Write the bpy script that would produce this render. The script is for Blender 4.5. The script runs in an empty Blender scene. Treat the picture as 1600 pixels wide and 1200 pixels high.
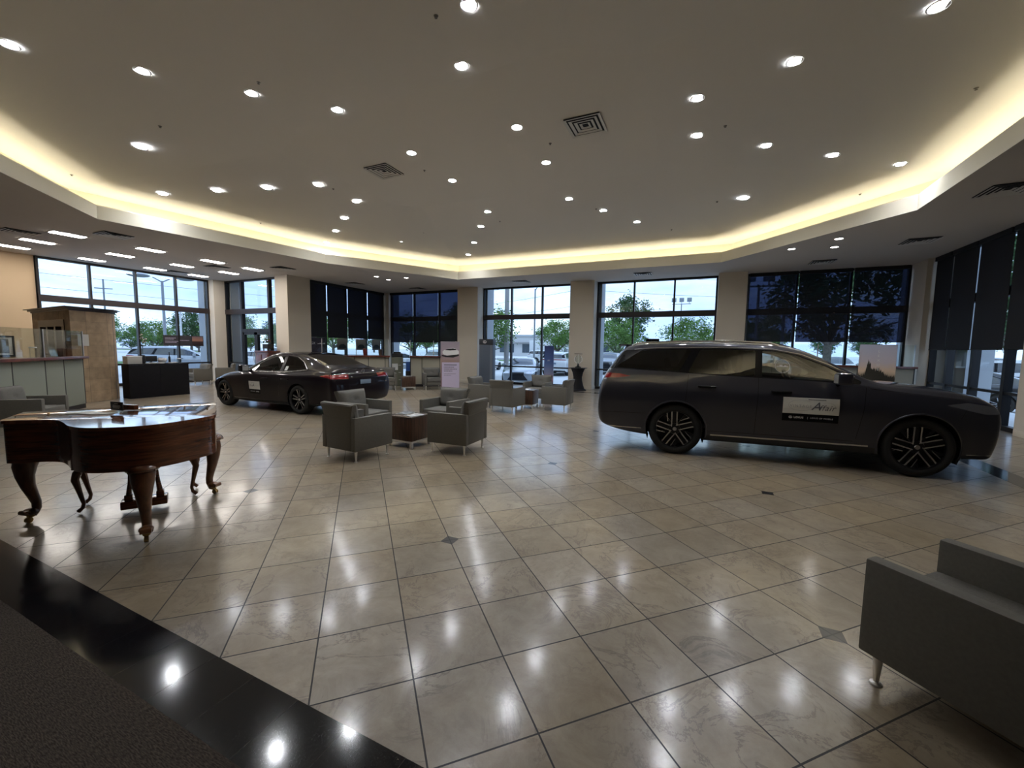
import bpy, bmesh, math, random
from mathutils import Vector, Matrix
from mathutils.bvhtree import BVHTree
R = math.radians
PI = math.pi
scene = bpy.context.scene
COL = scene.collection

# ------------------------------------------------------------------ camera
# the world axes follow the building: +X runs along the window facade, +Y points out of it
PITCH, ROLL, HEAD, FPX, EYE = 0.0861, -0.01515, R(24.8), 641.36, 1.6
cam_data = bpy.data.cameras.new('camera')
cam_data.sensor_fit = 'HORIZONTAL'
cam_data.sensor_width = 36.0
cam_data.lens = FPX / 1600.0 * 36.0
cam_data.clip_start = 0.02
cam_data.clip_end = 600
camera = bpy.data.objects.new('camera', cam_data)
COL.objects.link(camera)
_f = Vector((0, math.cos(PITCH), -math.sin(PITCH)))
_r = Vector((1, 0, 0))
_d = _f.cross(_r)
_r2 = math.cos(ROLL) * _r + math.sin(ROLL) * _d
_d2 = -math.sin(ROLL) * _r + math.cos(ROLL) * _d
_m = Matrix((( _r2.x, -_d2.x, -_f.x), (_r2.y, -_d2.y, -_f.y), (_r2.z, -_d2.z, -_f.z))).to_4x4()
camera.matrix_world = Matrix.Translation((0, 0, EYE)) @ Matrix.Rotation(HEAD, 4, 'Z') @ _m
scene.camera = camera

# ------------------------------------------------------------------ exposure and render options
vs = scene.view_settings
scene.display_settings.display_device = 'sRGB'
vs.view_transform = 'Standard'
vs.look = 'None'
vs.exposure = 1.1
vs.gamma = 1.0
vs.use_curve_mapping = False
cy = scene.cycles
cy.max_bounces = 9
cy.diffuse_bounces = 4
cy.glossy_bounces = 4
cy.transmission_bounces = 6
cy.transparent_max_bounces = 16
cy.caustics_reflective = False
cy.caustics_refractive = False
cy.sample_clamp_indirect = 4.0
cy.use_denoising = True
try:
    cy.denoising_prefilter = 'ACCURATE'
except Exception:
    pass

# ------------------------------------------------------------------ sky: bright overcast with thin blue gaps
SKY = 1.05
world = bpy.data.worlds.new('overcast_sky')
scene.world = world
world.use_nodes = True
wn, wl = world.node_tree.nodes, world.node_tree.links
wn.clear()
w_out = wn.new('ShaderNodeOutputWorld')
w_bg = wn.new('ShaderNodeBackground')
w_tc = wn.new('ShaderNodeTexCoord')
w_map = wn.new('ShaderNodeMapping')
w_map.inputs['Scale'].default_value = (1.0, 1.0, 3.6)
w_no = wn.new('ShaderNodeTexNoise')
w_no.inputs['Scale'].default_value = 2.4
w_no.inputs['Detail'].default_value = 6
w_no.inputs['Roughness'].default_value = 0.55
w_cr = wn.new('ShaderNodeValToRGB')
w_cr.color_ramp.elements[0].position = 0.36
w_cr.color_ramp.elements[0].color = (0.30, 0.44, 0.78, 1)
w_cr.color_ramp.elements[1].position = 0.62
w_cr.color_ramp.elements[1].color = (0.66, 0.84, 1.0, 1)
_e = w_cr.color_ramp.elements.new(0.48)
_e.color = (0.42, 0.58, 0.92, 1)
wl.new(w_tc.outputs['Generated'], w_map.inputs['Vector'])
wl.new(w_map.outputs['Vector'], w_no.inputs['Vector'])
wl.new(w_no.outputs['Fac'], w_cr.inputs['Fac'])
wl.new(w_cr.outputs['Color'], w_bg.inputs['Color'])
w_bg.inputs['Strength'].default_value = SKY
wl.new(w_bg.outputs['Background'], w_out.inputs['Surface'])

# strengths of the lamps the room has (the lamps themselves are built further down)
CAN_POWER = 215.0     # recessed downlights
CAN_SOFFIT = 60.0
TROFFER_POWER = 22.0  # fluorescent troffers over the reception side
COVE_POWER = 10.5     # warm strip hidden in the ceiling cove

# ------------------------------------------------------------------ materials
def srgb(r, g, b):
    f = lambda c: (c / 255 / 12.92) if c / 255 <= 0.04045 else ((c / 255 + 0.055) / 1.055) ** 2.4
    return (f(r), f(g), f(b))

def nodes_of(m):
    m.use_nodes = True
    return m.node_tree.nodes, m.node_tree.links

def mat(name, col, rough=0.5, metal=0.0, spec=0.5, coat=0.0, noise=0.0, nscale=20.0, bump=0.0, bscale=200.0, emit=None, es=0.0, sheen=0.0):
    m = bpy.data.materials.new(name)
    n, l = nodes_of(m)
    b = n['Principled BSDF']
    b.inputs['Base Color'].default_value = (*col, 1)
    b.inputs['Roughness'].default_value = rough
    b.inputs['Metallic'].default_value = metal
    b.inputs['Specular IOR Level'].default_value = spec
    b.inputs['Coat Weight'].default_value = coat
    b.inputs['Coat Roughness'].default_value = 0.03
    if sheen:
        b.inputs['Sheen Weight'].default_value = sheen
    if noise > 0:
        tc = n.new('ShaderNodeTexCoord')
        t = n.new('ShaderNodeTexNoise')
        t.inputs['Scale'].default_value = nscale
        t.inputs['Detail'].default_value = 5
        r = n.new('ShaderNodeValToRGB')
        r.color_ramp.elements[0].position = 0.3
        r.color_ramp.elements[1].position = 0.7
        r.color_ramp.elements[0].color = (*[c * (1 - noise) for c in col], 1)
        r.color_ramp.elements[1].color = (*[min(1, c * (1 + noise)) for c in col], 1)
        l.new(tc.outputs['Object'], t.inputs['Vector'])
        l.new(t.outputs['Fac'], r.inputs['Fac'])
        l.new(r.outputs['Color'], b.inputs['Base Color'])
    if bump > 0:
        tc = n.new('ShaderNodeTexCoord')
        t = n.new('ShaderNodeTexNoise')
        t.inputs['Scale'].default_value = bscale
        bp = n.new('ShaderNodeBump')
        bp.inputs['Strength'].default_value = bump
        bp.inputs['Distance'].default_value = 0.002
        l.new(tc.outputs['Object'], t.inputs['Vector'])
        l.new(t.outputs['Fac'], bp.inputs['Height'])
        l.new(bp.outputs['Normal'], b.inputs['Normal'])
    if emit:
        b.inputs['Emission Color'].default_value = (*emit, 1)
        b.inputs['Emission Strength'].default_value = es
    return m

def emission(name, col, s):
    m = bpy.data.materials.new(name)
    n, l = nodes_of(m)
    n.clear()
    o = n.new('ShaderNodeOutputMaterial')
    e = n.new('ShaderNodeEmission')
    e.inputs['Color'].default_value = (*col, 1)
    e.inputs['Strength'].default_value = s
    l.new(e.outputs[0], o.inputs['Surface'])
    return m

def beam(name, col, s):
    """downlight lamp: strongest straight below, weaker to the side, as its reflector throws it"""
    m = emission(name, col, s)
    n, l = nodes_of(m)
    g = n.new('ShaderNodeNewGeometry')
    d = n.new('ShaderNodeVectorMath'); d.operation = 'DOT_PRODUCT'
    l.new(g.outputs['Incoming'], d.inputs[0]); l.new(g.outputs['Normal'], d.inputs[1])
    a = math_node(n, l, 'ABSOLUTE', d.outputs['Value'])
    e = [x for x in n if x.type == 'EMISSION'][0]
    l.new(math_node(n, l, 'MULTIPLY', math_node(n, l, 'POWER', a, 1.0), s), e.inputs['Strength'])
    return m

def glass_mat(name, tint, rough=0.0, refl=1.0, ior=1.5):
    """thin pane: tinted see-through plus fresnel mirror"""
    m = bpy.data.materials.new(name)
    n, l = nodes_of(m)
    n.clear()
    o = n.new('ShaderNodeOutputMaterial')
    t = n.new('ShaderNodeBsdfTransparent')
    t.inputs['Color'].default_value = (*tint, 1)
    g = n.new('ShaderNodeBsdfGlossy')
    g.inputs['Roughness'].default_value = rough
    fr = n.new('ShaderNodeFresnel')
    fr.inputs['IOR'].default_value = ior
    mu = n.new('ShaderNodeMath')
    mu.operation = 'MULTIPLY'
    mu.inputs[1].default_value = refl
    mx = n.new('ShaderNodeMixShader')
    l.new(fr.outputs[0], mu.inputs[0])
    l.new(mu.outputs[0], mx.inputs['Fac'])
    l.new(t.outputs[0], mx.inputs[1])
    l.new(g.outputs[0], mx.inputs[2])
    l.new(mx.outputs[0], o.inputs['Surface'])
    return m

def shade_mat(name, through):
    """dark woven roller-shade cloth: a little light passes its open weave"""
    m = bpy.data.materials.new(name)
    n, l = nodes_of(m)
    n.clear()
    o = n.new('ShaderNodeOutputMaterial')
    t = n.new('ShaderNodeBsdfTransparent')
    t.inputs['Color'].default_value = (through * 0.80, through * 0.9, through * 1.2, 1)
    d = n.new('ShaderNodeBsdfPrincipled')
    d.inputs['Base Color'].default_value = (0.012, 0.012, 0.015, 1)
    d.inputs['Roughness'].default_value = 0.8
    mx = n.new('ShaderNodeAddShader')
    l.new(t.outputs[0], mx.inputs[0])
    l.new(d.outputs[0], mx.inputs[1])
    l.new(mx.outputs[0], o.inputs['Surface'])
    return m

def wood_mat(name, dark, light, scale=(1, 12, 12), rough=0.35, coat=0.0, rot=0.0, wave=3.0):
    m = bpy.data.materials.new(name)
    n, l = nodes_of(m)
    b = n['Principled BSDF']
    tc = n.new('ShaderNodeTexCoord')
    mp = n.new('ShaderNodeMapping')
    mp.inputs['Scale'].default_value = scale
    mp.inputs['Rotation'].default_value = (0, 0, rot)
    t = n.new('ShaderNodeTexNoise')
    t.inputs['Scale'].default_value = wave
    t.inputs['Detail'].default_value = 8
    t.inputs['Distortion'].default_value = 0.6
    r = n.new('ShaderNodeValToRGB')
    r.color_ramp.elements[0].position = 0.32
    r.color_ramp.elements[1].position = 0.68
    r.color_ramp.elements[0].color = (*dark, 1)
    r.color_ramp.elements[1].color = (*light, 1)
    l.new(tc.outputs['Object'], mp.inputs['Vector'])
    l.new(mp.outputs['Vector'], t.inputs['Vector'])
    l.new(t.outputs['Fac'], r.inputs['Fac'])
    l.new(r.outputs['Color'], b.inputs['Base Color'])
    b.inputs['Roughness'].default_value = rough
    b.inputs['Coat Weight'].default_value = coat
    b.inputs['Coat Roughness'].default_value = 0.05
    return m

def math_node(n, l, op, a, b=None, c=None):
    x = n.new('ShaderNodeMath')
    x.operation = op
    for i, v in enumerate((a, b, c)):
        if v is None:
            continue
        if isinstance(v, (int, float)):
            x.inputs[i].default_value = v
        else:
            l.new(v, x.inputs[i])
    return x.outputs[0]

def tile_mat():
    """polished beige marble squares laid on the diagonal, dark joints, small black inserts every fourth corner"""
    m = bpy.data.materials.new('marble_tiles')
    n, l = nodes_of(m)
    b = n['Principled BSDF']
    M = lambda op, a, bb=None, c=None: math_node(n, l, op, a, bb, c)
    tc = n.new('ShaderNodeTexCoord')
    sp = n.new('ShaderNodeSeparateXYZ')
    l.new(tc.outputs['Object'], sp.inputs[0])
    X0, Y0, T = -1.838, 2.787, 0.4577
    s2 = 1 / math.sqrt(2) / T
    u = M('SUBTRACT', sp.outputs['X'], X0)
    v = M('SUBTRACT', sp.outputs['Y'], Y0)
    gi = M('MULTIPLY', M('ADD', u, v), s2)
    gj = M('MULTIPLY', M('SUBTRACT', v, u), s2)
    def edge(g):
        f = M('FRACT', M('ADD', g, 0.5))
        return M('ABSOLUTE', M('SUBTRACT', f, 0.5))
    # joints at integer lattice lines
    d = M('MINIMUM', edge(gi), edge(gj))
    joint = M('LESS_THAN', d, 0.0085)
    # black inserts: lattice of period 4 tiles, axis aligned squares
    P4 = 4 * T / math.sqrt(2) * 2
    def cell(w):
        f = M('FRACT', M('ADD', M('DIVIDE', w, P4), 0.5))
        return M('MULTIPLY', M('ABSOLUTE', M('SUBTRACT', f, 0.5)), P4)
    ins = M('MAXIMUM', cell(u), cell(v))
    insert = M('LESS_THAN', ins, 0.050)
    inrim = M('LESS_THAN', ins, 0.057)
    # tile index
    ci = M('FLOOR', gi)
    cj = M('FLOOR', gj)
    cb = n.new('ShaderNodeCombineXYZ')
    l.new(ci, cb.inputs[0]); l.new(cj, cb.inputs[1])
    wn_ = n.new('ShaderNodeTexWhiteNoise')
    l.new(cb.outputs[0], wn_.inputs['Vector'])
    # veins, offset per tile so that they break at the joints
    off = n.new('ShaderNodeVectorMath'); off.operation = 'SCALE'
    l.new(wn_.outputs['Color'], off.inputs[0]); off.inputs['Scale'].default_value = 7.0
    ad = n.new('ShaderNodeVectorMath'); ad.operation = 'ADD'
    l.new(tc.outputs['Object'], ad.inputs[0]); l.new(off.outputs[0], ad.inputs[1])
    n1 = n.new('ShaderNodeTexNoise'); n1.inputs['Scale'].default_value = 4.5; n1.inputs['Detail'].default_value = 9
    n1.inputs['Roughness'].default_value = 0.72; n1.inputs['Distortion'].default_value = 0.5
    l.new(ad.outputs[0], n1.inputs['Vector'])
    r1 = n.new('ShaderNodeValToRGB')
    r1.color_ramp.elements[0].position = 0.30; r1.color_ramp.elements[0].color = (0.215, 0.165, 0.108, 1)
    r1.color_ramp.elements[1].position = 0.78; r1.color_ramp.elements[1].color = (0.39, 0.322, 0.225, 1)
    l.new(n1.outputs['Fac'], r1.inputs['Fac'])
    n2 = n.new('ShaderNodeTexNoise'); n2.inputs['Scale'].default_value = 2.6; n2.inputs['Detail'].default_value = 10
    n2.inputs['Roughness'].default_value = 0.68; n2.inputs['Distortion'].default_value = 0.9
    l.new(ad.outputs[0], n2.inputs['Vector'])
    vein = M('ABSOLUTE', M('SUBTRACT', n2.outputs['Fac'], 0.5))
    vm = M('LESS_THAN', vein, 0.0)
    vr = n.new('ShaderNodeMapRange'); vr.inputs['From Min'].default_value = 0.0; vr.inputs['From Max'].default_value = 0.022
    vr.inputs['To Min'].default_value = 0.6; vr.inputs['To Max'].default_value = 0.0
    l.new(vein, vr.inputs['Value'])
    n3 = n.new('ShaderNodeTexNoise'); n3.inputs['Scale'].default_value = 1.3; n3.inputs['Detail'].default_value = 3
    l.new(ad.outputs[0], n3.inputs['Vector'])
    patch = n.new('ShaderNodeMapRange'); patch.inputs['From Min'].default_value = 0.38; patch.inputs['From Max'].default_value = 0.56
    l.new(n3.outputs['Fac'], patch.inputs['Value'])
    vfac = M('MULTIPLY', vr.outputs['Result'], patch.outputs['Result'])
    mv = n.new('ShaderNodeMix'); mv.data_type = 'RGBA'
    l.new(vfac, mv.inputs['Factor']); l.new(r1.outputs['Color'], mv.inputs['A'])
    mv.inputs['B'].default_value = (0.10, 0.07, 0.055, 1)
    # per tile tone
    hs = n.new('ShaderNodeHueSaturation')
    tone = n.new('ShaderNodeMapRange'); tone.inputs['To Min'].default_value = 0.88; tone.inputs['To Max'].default_value = 1.10
    l.new(wn_.outputs['Value'], tone.inputs['Value'])
    l.new(tone.outputs['Result'], hs.inputs['Value']); l.new(mv.outputs['Result'], hs.inputs['Color'])
    sat = n.new('ShaderNodeMapRange'); sat.inputs['To Min'].default_value = 0.75; sat.inputs['To Max'].default_value = 1.05
    sc_ = n.new('ShaderNodeSeparateColor'); l.new(wn_.outputs['Color'], sc_.inputs[0])
    l.new(sc_.outputs['Green'], sat.inputs['Value']); l.new(sat.outputs['Result'], hs.inputs['Saturation'])
    mj = n.new('ShaderNodeMix'); mj.data_type = 'RGBA'
    l.new(M('MAXIMUM', joint, inrim), mj.inputs['Factor']); l.new(hs.outputs['Color'], mj.inputs['A'])
    mj.inputs['B'].default_value = (0.022, 0.018, 0.016, 1)
    mi = n.new('ShaderNodeMix'); mi.data_type = 'RGBA'
    l.new(insert, mi.inputs['Factor']); l.new(mj.outputs['Result'], mi.inputs['A'])
    mi.inputs['B'].default_value = (0.012, 0.012, 0.013, 1)
    l.new(mi.outputs['Result'], b.inputs['Base Color'])
    # polish: a little uneven
    rr = n.new('ShaderNodeMapRange'); rr.inputs['To Min'].default_value = 0.24; rr.inputs['To Max'].default_value = 0.36
    l.new(n1.outputs['Fac'], rr.inputs['Value'])
    rj = n.new('ShaderNodeMix'); rj.data_type = 'FLOAT'
    l.new(joint, rj.inputs['Factor']); l.new(rr.outputs['Result'], rj.inputs['A']); rj.inputs['B'].default_value = 0.6
    l.new(rj.outputs['Result'], b.inputs['Roughness'])
    b.inputs['Specular IOR Level'].default_value = 0.5
    l.new(math_node(n, l, 'MULTIPLY', math_node(n, l, 'SUBTRACT', 1.0, joint), 0.5), b.inputs['Coat Weight'])
    b.inputs['Coat Roughness'].default_value = 0.13
    return m

def granite_mat(name, axis):
    m = bpy.data.materials.new(name)
    n, l = nodes_of(m)
    b = n['Principled BSDF']
    tc = n.new('ShaderNodeTexCoord')
    sp = n.new('ShaderNodeSeparateXYZ')
    l.new(tc.outputs['Object'], sp.inputs[0])
    M = lambda op, a, bb=None: math_node(n, l, op, a, bb)
    w = M('ADD', sp.outputs[axis], 0.06)
    d = M('ABSOLUTE', M('SUBTRACT', M('FRACT', M('ADD', M('DIVIDE', w, 0.3045), 0.5)), 0.5))
    j = M('LESS_THAN', d, 0.006)
    t = n.new('ShaderNodeTexNoise'); t.inputs['Scale'].default_value = 260
    r = n.new('ShaderNodeValToRGB')
    r.color_ramp.elements[0].position = 0.4; r.color_ramp.elements[0].color = (0.004, 0.004, 0.005, 1)
    r.color_ramp.elements[1].position = 0.75; r.color_ramp.elements[1].color = (0.022, 0.022, 0.026, 1)
    l.new(tc.outputs['Object'], t.inputs['Vector']); l.new(t.outputs['Fac'], r.inputs['Fac'])
    mx = n.new('ShaderNodeMix'); mx.data_type = 'RGBA'
    l.new(j, mx.inputs['Factor']); l.new(r.outputs['Color'], mx.inputs['A']); mx.inputs['B'].default_value = (0.035, 0.033, 0.032, 1)
    l.new(mx.outputs['Result'], b.inputs['Base Color'])
    b.inputs['Roughness'].default_value = 0.10
    return m

def carpet_mat():
    m = bpy.data.materials.new('carpet_tiles')
    n, l = nodes_of(m)
    b = n['Principled BSDF']
    tc = n.new('ShaderNodeTexCoord')
    mp = n.new('ShaderNodeMapping'); mp.inputs['Scale'].default_value = (45, 230, 1); mp.inputs['Rotation'].default_value = (0, 0, R(3))
    t = n.new('ShaderNodeTexNoise'); t.inputs['Scale'].default_value = 1.0; t.inputs['Detail'].default_value = 4
    r = n.new('ShaderNodeValToRGB')
    r.color_ramp.elements[0].position = 0.35; r.color_ramp.elements[0].color = (0.040, 0.033, 0.028, 1)
    r.color_ramp.elements[1].position = 0.7; r.color_ramp.elements[1].color = (0.115, 0.096, 0.082, 1)
    l.new(tc.outputs['Object'], mp.inputs['Vector']); l.new(mp.outputs['Vector'], t.inputs['Vector'])
    l.new(t.outputs['Fac'], r.inputs['Fac']); l.new(r.outputs['Color'], b.inputs['Base Color'])
    bp = n.new('ShaderNodeBump'); bp.inputs['Strength'].default_value = 0.6; bp.inputs['Distance'].default_value = 0.004
    l.new(t.outputs['Fac'], bp.inputs['Height']); l.new(bp.outputs['Normal'], b.inputs['Normal'])
    b.inputs['Roughness'].default_value = 0.95
    b.inputs['Specular IOR Level'].default_value = 0.1
    return m

def stone_mat():
    m = bpy.data.materials.new('travertine_cladding')
    n, l = nodes_of(m)
    b = n['Principled BSDF']
    tc = n.new('ShaderNodeTexCoord')
    br = n.new('ShaderNodeTexBrick')
    br.offset = 0.0
    br.inputs['Scale'].default_value = 1.0
    br.inputs['Brick Width'].default_value = 0.305
    br.inputs['Row Height'].default_value = 0.305
    br.inputs['Mortar Size'].default_value = 0.003
    br.inputs['Color1'].default_value = (0.42, 0.30, 0.185, 1)
    br.inputs['Color2'].default_value = (0.30, 0.22, 0.14, 1)
    br.inputs['Mortar'].default_value = (0.20, 0.15, 0.10, 1)
    sp = n.new('ShaderNodeSeparateXYZ'); l.new(tc.outputs['Object'], sp.inputs[0])
    cb = n.new('ShaderNodeCombineXYZ')
    l.new(math_node(n, l, 'ADD', sp.outputs['X'], sp.outputs['Y']), cb.inputs[0]); l.new(sp.outputs['Z'], cb.inputs[1])
    l.new(cb.outputs[0], br.inputs['Vector'])
    t = n.new('ShaderNodeTexNoise'); t.inputs['Scale'].default_value = 7; t.inputs['Detail'].default_value = 8
    l.new(tc.outputs['Object'], t.inputs['Vector'])
    mx = n.new('ShaderNodeMix'); mx.data_type = 'RGBA'; mx.blend_type = 'OVERLAY'; mx.inputs['Factor'].default_value = 0.45
    l.new(br.outputs['Color'], mx.inputs['A']); l.new(t.outputs['Fac'], mx.inputs['B'])
    l.new(mx.outputs['Result'], b.inputs['Base Color'])
    b.inputs['Roughness'].default_value = 0.55
    return m

M = dict(
    ceiling=mat('ceiling_paint', (0.80, 0.775, 0.735), 0.9, spec=0.1, bump=0.15, bscale=60),
    soffit=mat('soffit_paint', (0.66, 0.62, 0.58), 0.9, spec=0.1),
    fascia=mat('cove_paint', (0.78, 0.74, 0.62), 0.8, spec=0.15),
    column=mat('column_paint', (0.66, 0.60, 0.51), 0.8, spec=0.2),
    tan=mat('tan_wall_paint', (0.62, 0.47, 0.31), 0.85, spec=0.15),
    backwall=mat('inner_wall_paint', (0.13, 0.12, 0.11), 0.85, spec=0.15),
    tiles=tile_mat(), granite_x=granite_mat('black_granite_x', 'X'), granite_y=granite_mat('black_granite_y', 'Y'),
    carpet=carpet_mat(), stone=stone_mat(),
    frame=mat('bronze_window_frame', (0.012, 0.011, 0.012), 0.45, metal=0.3),
    transom=mat('dark_transom_panel', (0.020, 0.013, 0.014), 0.5),
    glass=glass_mat('window_pane', (0.90, 0.95, 0.95)),
    clear=glass_mat('clear_glass', (0.93, 0.965, 0.95), refl=0.35),
    shade=shade_mat('roller_shade_cloth', 0.17),
    shade_dense=shade_mat('dense_roller_shade_cloth', 0.035),
    chair=mat('grey_upholstery', (0.120, 0.114, 0.100), 0.62, spec=0.35, noise=0.08, nscale=60, bump=0.3, bscale=350),
    chair_light=mat('grey_cushion_fabric', (0.135, 0.130, 0.118), 0.8, spec=0.25, noise=0.12, nscale=90, bump=0.4, bscale=300),
    chrome=mat('brushed_steel', (0.80, 0.79, 0.77), 0.32, metal=0.75),
    sprink=mat('sprinkler_metal', (0.16, 0.15, 0.14), 0.5),
    brass=mat('aged_brass', (0.32, 0.22, 0.09), 0.3, metal=1.0),
    walnut=wood_mat('walnut_veneer', (0.030, 0.016, 0.010), (0.095, 0.048, 0.030), (14, 14, 1.0), 0.35),
    walnut_top=wood_mat('greyed_walnut_top', (0.07, 0.055, 0.045), (0.16, 0.13, 0.11), (1.0, 14, 1), 0.25),
    mahogany=wood_mat('mahogany_piano_case', (0.050, 0.014, 0.006), (0.170, 0.050, 0.018), (2.0, 2.0, 26), 0.22, coat=0.6, wave=2.0),
    mahogany_top=wood_mat('polished_mahogany_lid', (0.10, 0.030, 0.012), (0.26, 0.085, 0.032), (2.0, 22, 2), 0.13, coat=1.0, wave=2.0),
    legwood=wood_mat('carved_leg_wood', (0.07, 0.026, 0.012), (0.19, 0.080, 0.035), (6, 6, 2), 0.3, coat=0.4),
    cherry=wood_mat('cherry_counter_cap', (0.075, 0.018, 0.012), (0.17, 0.045, 0.028), (3, 3, 3), 0.28, coat=0.3),
    partition=mat('partition_fabric', (0.36, 0.34, 0.275), 0.9, spec=0.1, noise=0.05, nscale=120),
    partition_dark=mat('partition_trim', (0.018, 0.016, 0.016), 0.5),
    partition_grey=mat('reception_panel', (0.25, 0.265, 0.225), 0.7, spec=0.3),
    deskdark=mat('black_desk_laminate', (0.006, 0.005, 0.007), 0.65, noise=0.2, nscale=15, spec=0.25),
    crown=mat('bronze_crown', (0.040, 0.025, 0.020), 0.35),
    black=mat('matte_black', (0.008, 0.008, 0.009), 0.6),
    black_gloss=mat('gloss_black', (0.006, 0.006, 0.007), 0.12, coat=0.5),
    cloth=mat('black_stretch_cloth', (0.006, 0.005, 0.007), 0.85),
    white=mat('white_print', (0.70, 0.70, 0.70), 0.6),
    paper=mat('paper_white', (0.62, 0.62, 0.60), 0.7),
    lilac=mat('poster_lilac', (0.52, 0.46, 0.62), 0.5),
    ink=mat('grey_ink', (0.10, 0.10, 0.12), 0.7),
    palefill=mat('pale_ink', (0.34, 0.34, 0.36), 0.7),
    navy=mat('navy_panel', (0.055, 0.075, 0.12), 0.4),
    slate=mat('slate_panel', (0.10, 0.125, 0.17), 0.4),
    blue=mat('blue_panel', (0.03, 0.10, 0.36), 0.4),
    red=mat('red_glaze', (0.12, 0.012, 0.012), 0.3),
    green=mat('leaf_green', (0.035, 0.09, 0.022), 0.6, noise=0.4, nscale=8),
    vent=mat('vent_white_metal', (0.66, 0.65, 0.62), 0.5),
    vent_dark=mat('vent_dark_gap', (0.012, 0.012, 0.013), 0.8),
    cantrim=mat('downlight_trim', (0.75, 0.75, 0.75), 0.35),
    can=beam('downlight_lamp', (0.92, 0.95, 1.0), CAN_POWER),
    can_soffit=beam('soffit_downlight_lamp', (1.0, 0.96, 0.92), CAN_SOFFIT),
    troffer=emission('fluorescent_lamp', (1.0, 0.93, 0.86), TROFFER_POWER),
    cove=emission('cove_strip_lamp', (1.0, 0.90, 0.66), COVE_POWER),
)

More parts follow.
